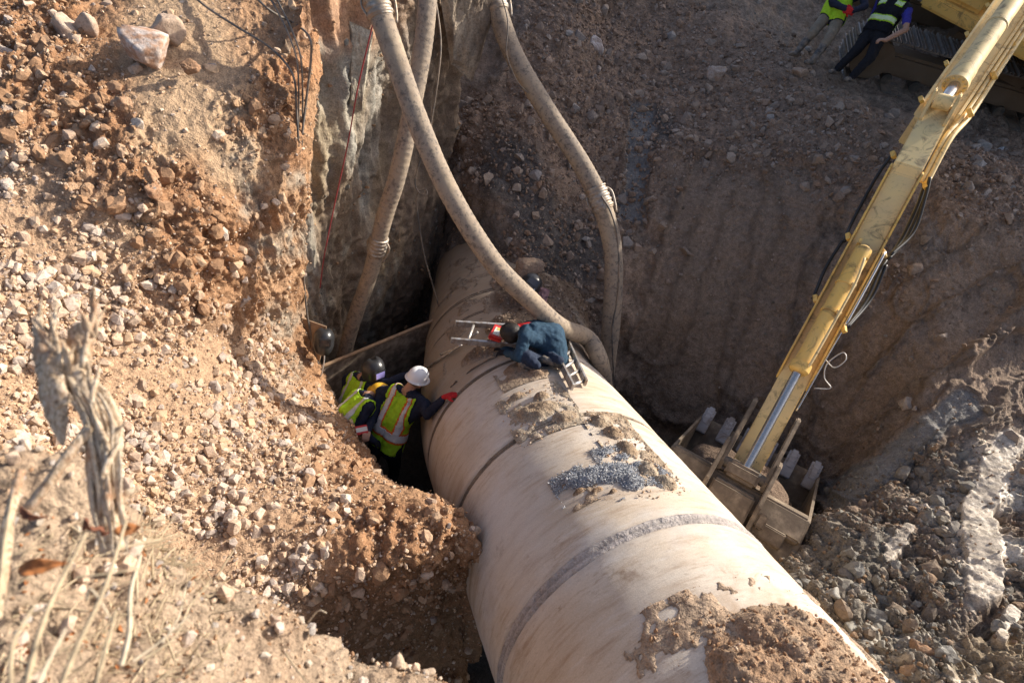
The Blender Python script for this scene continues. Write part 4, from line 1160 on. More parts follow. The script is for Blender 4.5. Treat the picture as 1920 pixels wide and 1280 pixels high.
# red tool box on the ladder
M['redbox'] = mat_plain('red_plastic', (0.55, 0.035, 0.03), 0.4, 0.15, 12, 0.05)
M['paper'] = mat_plain('label_paper', (0.70, 0.68, 0.60), 0.6, 0.1, 12, 0.02)
M['yellowpaper'] = mat_plain('label_yellow', (0.65, 0.5, 0.12), 0.6, 0.1, 12, 0.02)
b0 = at_z(932, 626, cz + 0.06)
ux = unit((at_z(940, 612, cz) - at_z(926, 640, cz)))
tb = thing("tool_box", "flat red plastic tool box with a white label on the ladder", "box", b0 - np.array([0, 0, 0.04]))
x_, y_, z_ = axes_from(ux, (0, 0, 1))
o = link("box_body", box_mesh("box_body", (0.215, 0.145, 0.05), 0.012, 2), M['redbox']); put(o, frame_mat(b0, x_, y_, z_), tb)
o = link("lid", box_mesh("lid", (0.205, 0.135, 0.02), 0.006, 2), M['redbox']); put(o, frame_mat(b0 + z_ * 0.033, x_, y_, z_), tb); lid = o
o = link("label_sheet", box_mesh("label_sheet", (0.13, 0.075, 0.003), 0), M['paper']); put(o, frame_mat(b0 + z_ * 0.0455 - x_ * .01, x_, y_, z_), lid)
o = link("label_stripe", box_mesh("label_stripe", (0.04, 0.05, 0.003), 0), M['yellowpaper']); put(o, frame_mat(b0 + z_ * 0.0485 + x_ * .03 - y_ * .008, x_, y_, z_), lid)
o = link("handle", tube_mesh("handle", curve_pts([b0 - y_ * .07 - x_ * .04, b0 - y_ * .1 - x_ * .03, b0 - y_ * .1 + x_ * .03, b0 - y_ * .07 + x_ * .04], 12), 0.008, 8), M['redbox'], tb)

# loose rods on the pipe
for lab, q in [("thin grey steel rod lying on the pipe, upper of two", [(832, 668, .05), (862, 656, .05), (902, 634, .10)]), ("thin grey steel rod lying on the pipe, lower of two", [(806, 690, .03), (830, 674, .03), (872, 655, .08)])]:
    pts = []
    for (x, y, lift) in q:
        s_, t_ = pipe_hit(x, y)
        pts.append(pipe_pt(np.array(s_), np.array(t_), np.array(PIPE_R + lift)))
    o = link("steel_rod", tube_mesh("steel_rod", curve_pts(pts, 20), 0.016, 10), M['alu']); o["label"], o["category"] = lab, "rod"

# timber offcuts on the ground at right
o = bar("timber_offcut", at(1410, 1066, 5.25), at(1492, 1098, 5.2), 0.055, 0.03, M['timber'], (0, 0, 1)); o["label"], o["category"] = "pale timber offcut lying right of the lower pipe", "plank"
o = bar("plywood_chip", at(1557, 1106, 5.3), at(1580, 1122, 5.25), 0.10, 0.012, M['timber'], (0.2, -0.6, 0.6)); o["label"], o["category"] = "small square of pale wood on the grey clods", "board"

# torn slab of clay hanging at the corner of the wall
M['slab'] = mat_soil('slab_clay', rough=0.85, bump=0.6, fine=40)
def clay_slab(name, corners, thick, seed, col, parent=None, mat=None, n=60):
    c00, c10, c11, c01 = [np.asarray(q, float) for q in corners]
    U, Vv = np.meshgrid(np.linspace(0, 1, n), np.linspace(0, 1, n), indexing='ij')
    U, Vv = U.ravel()[:, None], Vv.ravel()[:, None]
    P = c00 * (1 - U) * (1 - Vv) + c10 * U * (1 - Vv) + c11 * U * Vv + c01 * (1 - U) * Vv
    nrm = unit(np.cross(c10 - c00, c01 - c00))
    nrm = nrm if nrm @ (CAM - c00) > 0 else -nrm
    edge = np.minimum(np.minimum(U, 1 - U), np.minimum(Vv, 1 - Vv)).ravel()
    rag = 0.10 * fbm(P, 4, 3, .6, seed)[:, None] * unit(c01 - c00) * Vv
    P = P + rag
    f_ = smooth(0, 0.12, edge)
    d = thick * f_ + 0.05 * fbm(P * np.array([1, 1, .3]), 6, 4, .6, seed + 2) * (0.2 + f_)
    Fp, Bp = P + nrm * d[:, None], P - nrm * (thick * 0.6 * f_[:, None])
    i = np.arange(n * n).reshape(n, n)
    f = np.stack([i[:-1, :-1], i[1:, :-1], i[1:, 1:], i[:-1, 1:]], -1).reshape(-1, 4)
    Fa = np.concatenate([f, f[:, ::-1] + n * n])
    C = np.tile(np.array(col), (n * n, 1)); C = mixc(C, (0.20, 0.15, 0.11), np.clip(0.3 + 1.6 * fbm(P * np.array([1, 1, .3]), 5, 3, .6, seed + 4), 0, 1))
    return link(name, new_mesh(name, np.concatenate([Fp, Bp]), Fa, True, np.concatenate([C, C])), mat or M['slab'], parent or LW.obj)
clay_slab("clay_slab", [at(815, -70, 6.5), at(955, -60, 7.0), at(885, 150, 7.6), at(845, 120, 7.4)], 0.06, 301, (0.42, 0.345, 0.26))
clay_slab("clay_slab", [at(655, 40, 6.0), at(700, 60, 6.1), at(680, 205, 6.5), at(655, 195, 6.4)], 0.05, 302, (0.48, 0.43, 0.33))

# ======================================================= THE EXCAVATOR
def mat_paint(name, col, dust=(0.50, 0.40, 0.28), amt=0.45, chips=True):
    t = NT(name)
    p = t.pos()
    n1 = t.noise(p, 3.0, 5, 0.6, 0.4)
    n2 = t.noise(p, 28, 5, 0.7)
    n3 = t.noise(p, 5, 7, 0.72, 1.2)
    c = t.mix(tuple(col), tuple(dust), t.ramp(n1, [(0.38, 0.08), (0.75, amt)]))
    c = t.mix(c, (0.16, 0.10, 0.055), t.ramp(n3, [(0.52, 0.0), (0.66, 0.7)]))
    if chips:
        c = t.mix(c, (0.06, 0.045, 0.035), t.ramp(n2, [(0.66, 0.0), (0.71, 0.85)]))
    b = t.bump(n2, 0.08, 0.01)
    return t.done(c, t.ramp(n1, [(0.3, 0.5), (0.7, 0.75)]), b, 0.3)
M['yellow'] = mat_paint('yellow_paint', (0.84, 0.52, 0.11), amt=0.35)
M['yellow_pale'] = mat_paint('sunlit_yellow_paint', (0.86, 0.63, 0.27), amt=0.45)  # paler copy of the yellow, with sunlight on the arm put into it
M['bucket'] = mat_plain('worn_bucket', (0.27, 0.205, 0.14), 0.8, 0.5, 9, 0.4, dirt=(0.13, 0.095, 0.065), dirt_amt=0.75, dscale=5)
M['bucket_in'] = mat_paint('muddy_bucket_inside', (0.16, 0.11, 0.075), (0.12, 0.085, 0.06), 0.8)
M['tooth'] = mat_paint('bare_steel', (0.42, 0.41, 0.42), (0.22, 0.17, 0.13), 0.75)
M['chrome'] = mat_plain('chrome_rod', (0.62, 0.58, 0.52), 0.25, 0.15, 30, 0.02, metal=0.9)
M['black'] = mat_plain('black_rubber', (0.025, 0.024, 0.023), 0.45, 0.3, 20, 0.08)
M['dark'] = mat_plain('dark_steel', (0.07, 0.06, 0.05), 0.6, 0.3, 20, 0.08, dirt=(0.18, 0.13, 0.09), dirt_amt=0.5)
M['shoe'] = mat_plain('track_steel', (0.17, 0.145, 0.12), 0.6, 0.4, 12, 0.15, metal=0.2, dirt=(0.26, 0.19, 0.13), dirt_amt=0.75, dscale=5)
M['shoe_bar'] = mat_plain('grouser_steel', (0.34, 0.32, 0.30), 0.45, 0.3, 20, 0.08, metal=0.5, dirt=(0.24, 0.18, 0.13), dirt_amt=0.45)
M['frame'] = mat_paint('track_frame_paint', (0.13, 0.09, 0.055), (0.2, 0.145, 0.1), 0.7)

Tp, Kp, Bp = at(1752, 222, 7.2), at(1390, 892, 6.5), at(1897, 10, 8.3)
EX = thing("excavator", "yellow tracked excavator on the bench reaching its arm into the pit", "excavator", w(6.4, 13.2, -1.85))

def extr(name, prof, width, O, ax, nx, sx, mat, parent, bevel=0.012, s0=None):
    """profile (along ax, along nx) extruded over the width along sx"""
    bm = bmesh.new()
    lo = -width / 2 if s0 is None else s0
    va = [bm.verts.new(tuple(O + ax * a + nx * n + sx * lo)) for a, n in prof]
    vb = [bm.verts.new(tuple(O + ax * a + nx * n + sx * (lo + width))) for a, n in prof]
    k = len(prof)
    bm.faces.new(va); bm.faces.new(vb[::-1])
    for i in range(k):
        bm.faces.new((va[(i + 1) % k], va[i], vb[i], vb[(i + 1) % k]))
    bmesh.ops.recalc_face_normals(bm, faces=bm.faces)
    if bevel:
        bmesh.ops.bevel(bm, geom=list(bm.edges), offset=bevel, segments=2, affect='EDGES', clamp_overlap=True)
    me = bpy.data.meshes.new(name); bm.to_mesh(me); bm.free()
    return link(name, me, mat, parent)

def rod(name, p0, p1, r, mat, parent, n=24, prof=None):
    if prof is None:
        pts = np.array([p0, p0 * .999 + p1 * .001, p0 * .5 + p1 * .5, p0 * .001 + p1 * .999, p1]); rr = np.array([r * .9, r, r, r, r * .9])
    else:
        pts = np.array([p0 + (p1 - p0) * u for u, _ in prof]); rr = np.array([q for _, q in prof])
    me = tube_mesh(name, pts, rr, n)
    me.set_sharp_from_angle(angle=0.7)
    return link(name, me, mat, parent)

# --- stick
A_ = unit(Kp - Tp); L_ = np.linalg.norm(Kp - Tp)
n_ = CAM - (Tp + Kp) / 2
N_ = unit(n_ - A_ * (n_ @ A_)); S_ = np.cross(A_, N_)
if S_ @ _R < 0: S_ = -S_
def q(a, n, s=0.0): return Tp + A_ * a + N_ * n + S_ * s
prof = [(-0.12, 0.14), (0.0, 0.22), (0.98, 0.37), (1.06, 0.29), (1.85, 0.12), (2.1, 0.08), (L_ - 0.3, 0.05), (L_, 0.0), (L_ + 0.05, -0.1), (L_ - 0.3, -0.16), (2.5, -0.32), (1.2, -0.46), (0.5, -0.42), (0.0, -0.25)]
st = extr("stick", prof, 0.30, Tp, A_, N_, S_, M['yellow_pale'], EX)
for sg in (-1, 1):
    pr = [(0.97, 0.32), (1.03, 0.36), (1.35, 0.31), (2.05, 0.20), (3.5, 0.15), (3.75, 0.03), (2.2, -0.05), (1.0, -0.1)]
    extr("side_plate", pr, 0.022, Tp, A_, N_, S_, M['yellow'], st, 0.005, s0=sg * 0.163 - 0.011)
for a in (1.98, 2.12):
    extr("cylinder_lug", [(a - .05, .05), (a - .03, .28), (a + .05, .30), (a + .08, .05)], 0.035, Tp, A_, N_, S_, M['yellow'], st, 0.006, s0=(-0.09 if a < 2 else 0.055))
# --- bucket cylinder
bc = rod("bucket_cylinder", q(2.02, 0.24), q(3.66, 0.235), 0.09, M['yellow'], EX, prof=[(0, .05), (.02, .088), (.30, .088), (.301, .097), (.315, .097), (.316, .088), (.52, .088), (.521, .098), (.535, .098), (.536, .088), (.93, .088), (.931, .107), (.985, .107), (1, .085)])
rod("piston_rod", q(3.62, 0.235), q(L_ - 0.02, 0.27), 0.047, M['chrome'], bc)
for a in (2.52, 2.88):
    link("hose_clamp", box_mesh("hose_clamp", (0.05, 0.05, 0.05), 0.01), M['yellow_pale'], bc).location = tuple(q(a, 0.30, 0.08))
link("feed_pipe", tube_mesh("feed_pipe", curve_pts([q(2.2, .34, .05), q(2.5, .345, .085), q(2.9, .345, .085), q(3.5, .33, .075), q(3.58, .30, .06)], 30), 0.014, 8), M['yellow_pale'], bc)
# --- linkage at the tip
lk = rod("link_pin", q(L_ - 0.02, 0.27, -0.24), q(L_ - 0.02, 0.27, 0.24), 0.06, M['dark'], EX)
for sg in (-1, 1):
    pr = [(L_ - 0.85, 0.05), (L_ - 0.80, 0.12), (L_ - 0.0, 0.34), (L_ + 0.10, 0.30), (L_ + 0.02, 0.20), (L_ - 0.72, 0.0)]
    extr("idler_link", pr, 0.05, Tp, A_, N_, S_, M['bucket'], lk, 0.012, s0=sg * 0.235 - 0.025)
extr("link_block", [(L_ - .12, .15), (L_ - .05, .36), (L_ + .1, .36), (L_ + .14, .15)], 0.34, Tp, A_, N_, S_, M['bucket'], lk, 0.03)
# --- bucket
bw = 1.5
sec = [(-0.56, -0.95), (-0.2, -1.02), (0.25, -1.10), (0.62, -1.02), (0.88, -0.78), (1.02, -0.45), (1.04, -0.10), (0.93, 0.17), (0.70, 0.28), (0.40, 0.24), (0.08, 0.16)]
sec = [(L_ + 0.02 + a * 1.12, n * (1.12 if n < 0 else 1.0)) for a, n in sec]
cs = _catmull(np.array(sec), np.linspace(0, len(sec) - 1, 46))
V, Fc = [], []
tk = 0.03
tan = np.gradient(cs, axis=0); nr_ = np.stack([tan[:, 1], -tan[:, 0]], -1); nr_ /= np.linalg.norm(nr_, axis=1)[:, None]
cin = cs + nr_ * tk if ((cs[20] + nr_[20] * tk - np.array([L_ + .4, -.4])) ** 2).sum() < ((cs[20] - np.array([L_ + .4, -.4])) ** 2).sum() else cs - nr_ * tk
for k in range(len(cs)):
    for s in (-bw / 2, bw / 2):
        V.append(q(cs[k, 0], cs[k, 1], s)); V.append(q(cin[k, 0], cin[k, 1], s))
for k in range(len(cs) - 1):
    a = 4 * k; b = a + 4
    Fc += [[a, b, b + 2, a + 2], [a + 1, a + 3, b + 3, b + 1]]
Fc += [[0, 2, 3, 1], [4 * (len(cs) - 1), 4 * (len(cs) - 1) + 1, 4 * (len(cs) - 1) + 3, 4 * (len(cs) - 1) + 2]]
bk = link("bucket", new_mesh("bucket", V, Fc, True), M['bucket'], EX)
for sg in (-1, 1):
    o = extr("bucket_side", [tuple(x) for x in cs[::3]], 0.03, Tp, A_, N_, S_, M['bucket'], bk, 0.0, s0=sg * bw / 2 - 0.015)
extr("back_beam", [(L_ + .04, .12), (L_ + .10, .27), (L_ + .36, .33), (L_ + .40, .22)], bw * 0.985, Tp, A_, N_, S_, M['bucket'], bk, 0.02)
for sg in (-1, 1):
    extr("wear_strip", [(L_ + .30, .27), (L_ + .36, .345), (L_ + .50, .335), (L_ + .52, .25)], 0.34, Tp, A_, N_, S_, M['bucket'], bk, 0.01, s0=sg * 0.44 - 0.17)
    pr = [(L_ - 0.30, 0.20), (L_ - 0.22, 0.34), (L_ + 0.25, 0.46), (L_ + 0.85, 0.40), (L_ + 1.12, 0.10), (L_ + 0.95, 0.0), (L_ + 0.5, 0.15)]
    extr("bucket_ear", pr, 0.045, Tp, A_, N_, S_, M['bucket'], bk, 0.010, s0=sg * 0.275 - 0.022)
    extr("ear_boss", [(L_ + .28, .3), (L_ + .28, .42), (L_ + .44, .42), (L_ + .44, .3)], 0.10, Tp, A_, N_, S_, M['bucket'], bk, 0.02, s0=sg * 0.35 - 0.05)
extr("ear_box", [(L_ + .14, .26), (L_ + .2, .40), (L_ + .62, .42), (L_ + .66, .2)], 0.44, Tp, A_, N_, S_, M['bucket'], bk, 0.02)
for k, s in enumerate(np.linspace(-bw / 2 + .07, bw / 2 - .07, 6)):
    a0, n0 = cs[0]
    pr = [(a0 + .12, n0 - .06), (a0 + .12, n0 + .09), (a0 - .02, n0 + .095), (a0 - .08, n0 + .085), (a0 - .15, n0 + .06), (a0 - .15, n0 - .05), (a0 - .02, n0 - .07)]
    tt = extr("tooth", pr, 0.125, Tp, A_, N_, S_, M['tooth'], bk, 0.03, s0=s - 0.062)
    extr("tooth_adapter", [(a0 + .22, n0 - .03), (a0 + .22, n0 + .075), (a0 + .06, n0 + .085), (a0 + .06, n0 - .055)], 0.13, Tp, A_, N_, S_, M['tooth'], tt, 0.012, s0=s - 0.065)
for sg in (-1, 1):
    extr("side_cutter", [(L_ - .12, -.92), (L_ - .20, -.72), (L_ + .12, -.45), (L_ + .30, -.6), (L_ + .1, -.95)], 0.045, Tp, A_, N_, S_, M['tooth'], bk, 0.008, s0=sg * (bw / 2 + 0.03) - 0.022)
# earth left in the bucket
v, f = ico(4)
dv = v * np.array([bw / 2 - .05, 0.50, 0.52])
dv = dv * (1 + 0.16 * fbm(v, 3, 4, .6, 401, billow=True))[:, None]
ME_ = np.array([q(L_ + 0.24, -0.44) + S_ * x + N_ * y - A_ * z for x, y, z in dv])
o = link("bucket_earth", new_mesh("bucket_earth", ME_, f, True, np.tile(np.array([0.20, 0.14, 0.10]), (len(v), 1))), M['mud'], kind="stuff")
o["label"], o["category"] = "dark earth left inside the excavator bucket", "earth"

# --- boom
Bd = unit(Bp - Tp)
nb = CAM - (Tp + Bp) / 2
NB = unit(nb - Bd * (nb @ Bd)); SB = np.cross(NB, Bd)
if SB @ _R < 0: SB = -SB
foot = w(6.15, 11.65, -0.10)
def qb(a, n, s=0.0): return Tp + Bd * a + NB * n + SB * s
Lb = (foot - Tp) @ Bd
fo = foot - (Tp + Bd * Lb)
fn = fo @ NB
prof = [(-0.15, -0.36), (-0.1, -0.02), (0.1, 0.06), (1.6, 0.16), (3.2, 0.30), (Lb * .78, .25), (Lb, fn + 0.15), (Lb + 0.1, fn - 0.15), (Lb * .75, -0.35), (3.0, -0.45), (1.4, -0.52), (0.3, -0.55)]
bo = extr("boom", prof, 0.40, Tp, Bd, NB, SB, M['yellow_pale'], EX, 0.015)
for sg in (-1, 1):
    extr("boom_flange", [(-0.05, -0.03), (0.1, 0.085), (1.6, 0.185), (3.1, 0.32), (3.1, 0.27), (1.6, 0.13), (0.1, 0.03)], 0.035, Tp, Bd, NB, SB, M['yellow_pale'], bo, 0.005, s0=sg * 0.205 - 0.0175)
# --- arm cylinder on the boom
e0 = q(0.04, 0.33)
e1 = qb(3.6, 0.62)
ac = rod("arm_cylinder", e0 + (e1 - e0) * 0.085, e1, 0.112, M['yellow_pale'], EX, 28, prof=[(0, .07), (.001, .135), (.022, .135), (.023, .120), (.06, .125), (.09, .123), (.092, .113), (.36, .110), (.361, .119), (.375, .119), (.376, .110), (.985, .110), (1, .08)])
rod("piston_rod", e0, e0 + (e1 - e0) * 0.095, 0.062, M['chrome'], ac)
rod("rod_eye", e0 - S_ * 0.09, e0 + S_ * 0.09, 0.085, M['yellow_pale'], ac)
for k in range(12):
    th = k * math.pi / 6; ax = unit(e1 - e0); x_ = unit(np.cross(ax, SB)); y_ = np.cross(ax, x_)
    pc = e0 + (e1 - e0) * 0.083 + (x_ * math.cos(th) + y_ * math.sin(th)) * 0.108
    rod("gland_bolt", pc - ax * .02, pc, 0.014, M['yellow'], ac, 6)
for sg in (-1, 1):
    extr("eye_lug", [(-0.10, 0.18), (-0.08, 0.40), (0.02, 0.46), (0.12, 0.42), (0.30, 0.30), (0.30, 0.15)], 0.035, Tp, A_, N_, S_, M['yellow_pale'], st, 0.012, s0=sg * 0.125 - 0.0175)
# --- steel pipes along boom and stick
def clamp(p, par, s=0.06):
    o = link("pipe_clamp", box_mesh("pipe_clamp", (s * .8, s * 1.3, s * .7), 0.004, 1), M['yellow'], par)
    o.location = tuple(p); o.rotation_euler = (0.4, 0.5, 0.3)
for s_, r_ in ((0.31, .028), (0.255, .026)):
    link("oil_pipe", tube_mesh("oil_pipe", curve_pts([qb(3.3, .20, s_), qb(2.2, .16, s_), qb(1.1, .08, s_), qb(0.2, .05, s_), q(0.35, .16, s_ - .06), q(0.95, .12, s_ - .06)], 40), r_, 10), M['yellow_pale'], bo)
for a in (2.55, 1.75, 1.0, 0.15):
    clamp(qb(a, .12, .29), bo, 0.075); clamp(qb(a - .1, .12, -.24), bo, 0.065)
for a, s in ((0.62, .23), (0.98, .25), (0.72, -.2), (1.95, .2), (1.9, -.2), (2.95, .2), (2.75, -.19)):
    clamp(q(a, .12, s), st, 0.07)
link("oil_pipe", tube_mesh("oil_pipe", curve_pts([q(1.95, .16, .20), q(2.4, .13, .20), q(2.9, .12, .195)], 20), 0.020, 8), M['chrome'], st)
link("oil_pipe", tube_mesh("oil_pipe", curve_pts([q(2.9, .12, .2), q(3.4, .10, .185), q(4.0, .06, .175)], 20), 0.010, 8), M['chrome'], st)
HB = [[q(.70, .12, -.21), q(1.0, .02, -.25), q(1.6, -.05, -.25), q(1.95, .08, -.22)], [q(1.95, .08, -.24), q(2.3, 0, -.26), q(2.75, .1, -.22)],
      [q(.98, .14, .27), q(1.15, .05, .31), q(1.55, -.1, .34), q(1.95, .05, .27)], [q(.95, .10, .24), q(1.2, .0, .28), q(1.6, -.15, .30), q(2.05, .0, .25), q(2.5, -.05, .27), q(2.95, .1, .21)],
      [q(.90, .17, .25), q(1.1, .12, .30), q(1.5, .0, .37), q(1.92, .1, .27)], [q(2.0, .0, .28), q(2.4, -.1, .31), q(2.9, .08, .23)]]
for h in HB:
    link("oil_hose", tube_mesh("oil_hose", curve_pts(h, 30), 0.019, 8), M['black'], st)
link("loose_wire", tube_mesh("loose_wire", curve_pts([q(3.35, .1, .18), q(3.4, .12, .30), q(3.28, .15, .36), q(3.22, .15, .30), q(3.4, .14, .22), q(3.55, .12, .26), q(3.62, .1, .36), q(3.7, .1, .22)], 50), 0.006, 6), M['wire'], st)

# --- upper body
up_ = unit(np.array([0, -0.29, 0.957])); fw_ = np.array([-0.42, -0.90, 0]); fw_ = unit(fw_ - up_ * (fw_ @ up_)); sd_ = np.cross(fw_, up_)      # the bench slopes, so the machine leans
HC = w(6.75, 12.95, -0.62)
def hb(name, a0, a1, s0, s1, z0, z1, mat, par, bev=0.04):
    me = box_mesh(name, (a1 - a0, s1 - s0, z1 - z0), bev, 2)
    o = link(name, me, mat)
    put(o, frame_mat(HC + fw_ * (a0 + a1) / 2 + sd_ * (s0 + s1) / 2 + up_ * (z0 + z1) / 2, fw_, np.cross(up_, fw_), up_), par)
    return o
# sd_: positive to the machine's right when looking along fw_
dk = hb("deck", -1.9, 1.55, -1.45, 1.45, 0.0, 0.22, M['yellow'], EX)
hb("engine_cover", -1.7, -0.1, -1.35, 1.35, 0.221, 1.15, M['yellow'], EX)
hb("counterweight", -2.5, -1.72, -1.4, 1.4, -0.05, 1.2, M['dark'], EX, 0.15)
hb("side_locker", 0.0, 1.5, -1.44, -0.6, 0.222, 0.75, M['yellow'], EX)
cb = hb("cab", -0.15, 1.5, 0.55, 1.42, 0.222, 1.95, M['yellow'], EX, 0.08)
M['cabglass'] = mat_plain('cab_glass', (0.03, 0.04, 0.045), 0.08, 0.1, 5, 0.0, spec=0.6)
hb("window_pane", 1.5, 1.515, 0.64, 1.33, 0.9, 1.8, M['cabglass'], cb, 0.005)
hb("window_pane", 0.1, 1.3, 1.42, 1.432, 1.0, 1.8, M['cabglass'], cb, 0.005)
hb("step_locker", 0.55, 1.75, -1.62, -0.75, -0.28, -0.02, M['yellow'], dk, 0.03)
hb("locker_panel", 0.7, 1.6, -1.635, -1.621, -0.22, -0.06, M['dark'], dk, 0.004)
hb("hand_rail", 0.3, 1.6, -1.60, -1.56, -0.42, -0.38, M['yellow'], dk, 0.01)
hb("turntable", -0.6, 0.6, -0.6, 0.6, -0.35, -0.001, M['dark'], EX, 0.1)
hb("centre_frame", -0.8, 0.8, -0.8, 0.8, -0.75, -0.352, M['frame'], EX, 0.1)

# --- crawler tracks
tx = unit(np.array([1.0, 0.03, 0.009])); ty = np.cross(up_, tx)
def track(cx, cy, name="crawler_track"):
    O = w(cx, cy, -2.16 + 0.29 * (cy - 12.1))
    Lh, Hh, wd = 1.75, 0.42, 0.62
    pr = [(-Lh, .18), (-Lh, .62), (Lh, .62), (Lh, .18)]
    tr = extr(name, [(-Lh * .95, .22), (-Lh * .95, .60), (Lh * .95, .60), (Lh * .95, .22)], 0.34, O, tx, up_, ty, M['frame'], EX, 0.05)
    for a in (-Lh, Lh):
        rod("track_wheel", O + tx * a + up_ * Hh - ty * .2, O + tx * a + up_ * Hh + ty * .2, 0.34, M['frame'], tr, 28)
    for a in np.linspace(-1.3, 1.3, 6):
        rod("track_roller", O + tx * a + up_ * .16 - ty * .17, O + tx * a + up_ * .16 + ty * .17, 0.09, M['dark'], tr, 16)
    # shoes round the loop
    per = 4 * Lh + 2 * math.pi * Hh
    n = 44
    me = None
    for k in range(n):
        u = (k + 0.5) / n * per
        if u < 2 * Lh:
            c, T, Nn = (-Lh + u, 2 * Hh), (1, 0), (0, 1)
        elif u < 2 * Lh + math.pi * Hh:
            g = (u - 2 * Lh) / Hh; c = (Lh + Hh * math.sin(g), Hh + Hh * math.cos(g)); T = (math.cos(g), -math.sin(g)); Nn = (math.sin(g), math.cos(g))
        elif u < 4 * Lh + math.pi * Hh:
            c, T, Nn = (Lh - (u - 2 * Lh - math.pi * Hh), 0), (-1, 0), (0, -1)
        else:
            g = (u - 4 * Lh - math.pi * Hh) / Hh; c = (-Lh - Hh * math.sin(g), Hh - Hh * math.cos(g)); T = (-math.cos(g), math.sin(g)); Nn = (-math.sin(g), -math.cos(g))
        P = O + tx * c[0] + up_ * c[1]
        X = tx * T[0] + up_ * T[1]; Z = tx * Nn[0] + up_ * Nn[1]; Y = np.cross(Z, X)
        if me is None:
            bm = bmesh.new()
            for (sx, sz, ox, oz) in ((per / n * 0.94, .022, 0, 0), (.018, .05, -.065, .03), (.014, .035, 0.0, .025), (.014, .035, .06, .025)):
                r = bmesh.ops.create_cube(bm, size=1.0)
                bmesh.ops.scale(bm, vec=(sx, wd, sz), verts=r['verts'])
                bmesh.ops.translate(bm, vec=(ox, 0, oz), verts=r['verts'])
                mi = 0 if sz < .03 else 1
                for fc in {f_ for v_ in r['verts'] for f_ in v_.link_faces}:
                    fc.material_index = mi
            me = bpy.data.meshes.new("track_shoe"); bm.to_mesh(me); bm.free()
            me.materials.append(M['shoe']); me.materials.append(M['shoe_bar'])
        o = bpy.data.objects.new("track_shoe", me); COL.objects.link(o)
        put(o, frame_mat(P, X, Y, Z), tr)
    return tr
track(6.25, 12.45)
track(6.2, 14.6)
# ======================================================= PEOPLE
def cloth(name, col, var=0.3, rough=0.85):
    return mat_plain(name, col, rough, var, 30, 0.25, spec=0.15)
M['skin'] = mat_plain('skin', (0.42, 0.24, 0.16), 0.55, 0.12, 30, 0.1)
M['hair'] = mat_plain('dark_hair', (0.025, 0.02, 0.016), 0.6, 0.4, 60, 0.4)
M['navy'] = cloth('navy_work_jacket', (0.022, 0.026, 0.045))
M['blackcloth'] = cloth('black_trousers', (0.018, 0.018, 0.022))
M['jeans'] = cloth('dark_jeans', (0.03, 0.04, 0.065))
M['bluesweat'] = cloth('dusty_blue_sweater', (0.034, 0.068, 0.105))
M['khaki'] = mat_plain('muddy_khaki', (0.24, 0.20, 0.145), 0.85, 0.3, 12, 0.25, dirt=(0.19, 0.14, 0.10), dirt_amt=0.5)
M['boot'] = mat_plain('rubber_boot', (0.05, 0.05, 0.05), 0.5, 0.3, 20, 0.1, dirt=(0.22, 0.18, 0.14), dirt_amt=0.7, dscale=9)
M['redglove'] = cloth('red_work_glove', (0.55, 0.03, 0.03))
M['violet'] = cloth('violet_blue_shirt', (0.055, 0.05, 0.30))
M['lime'] = cloth('lime_safety_vest', (0.40, 0.66, 0.03), 0.2, 0.7)
M['blackvest'] = cloth('black_safety_vest', (0.012, 0.012, 0.016))
M['reflect'] = mat_plain('reflective_tape', (0.62, 0.62, 0.60), 0.4, 0.12, 30, 0.05)
M['orange'] = cloth('orange_trim', (0.75, 0.16, 0.03), 0.1, 0.7)
M['limetape'] = mat_plain('lime_reflective_tape', (0.66, 0.78, 0.42), 0.4, 0.12, 30, 0.05)
M['helmet'] = mat_plain('white_helmet_plastic', (0.80, 0.80, 0.79), 0.35, 0.04, 10, 0.02, spec=0.5)
M['helmet_y'] = mat_plain('yellow_helmet_plastic', (0.75, 0.42, 0.03), 0.35, 0.06, 10, 0.02, spec=0.5)
M['mask'] = mat_plain('black_mask_plastic', (0.03, 0.03, 0.032), 0.3, 0.2, 10, 0.02, spec=0.5)
M['visor'] = mat_plain('violet_visor_glass', (0.36, 0.33, 0.75), 0.15, 0.1, 10, 0.0, spec=0.7)
M['visor_dark'] = mat_plain('dark_visor_glass', (0.02, 0.02, 0.025), 0.08, 0.1, 10, 0.0, spec=0.8)

def capsule(p0, r0, p1, r1, nseg=14, nr=5):
    p0, p1 = np.asarray(p0, float), np.asarray(p1, float)
    T = p1 - p0; L = np.linalg.norm(T); T = T / (L + 1e-9)
    X = np.cross(T, [0.3, 0.5, 0.8]); X /= np.linalg.norm(X); Y = np.cross(T, X)
    rings = []
    for k in range(nr + 1):
        g = -math.pi / 2 + math.pi / 2 * k / nr
        rings.append((p0 + T * r0 * math.sin(g), max(r0 * math.cos(g), 1e-4)))
    for k in range(nr + 1):
        g = math.pi / 2 * k / nr
        rings.append((p1 + T * r1 * math.sin(g), max(r1 * math.cos(g), 1e-4)))
    a = np.linspace(0, 2 * math.pi, nseg, endpoint=False)
    V = np.concatenate([c + r * (np.cos(a)[:, None] * X + np.sin(a)[:, None] * Y) for c, r in rings])
    i = np.arange(len(V)).reshape(-1, nseg); j = np.roll(i, -1, axis=1)
    f = np.stack([i[:-1], j[:-1], j[1:], i[1:]], -1).reshape(-1, 4)
    return V, f

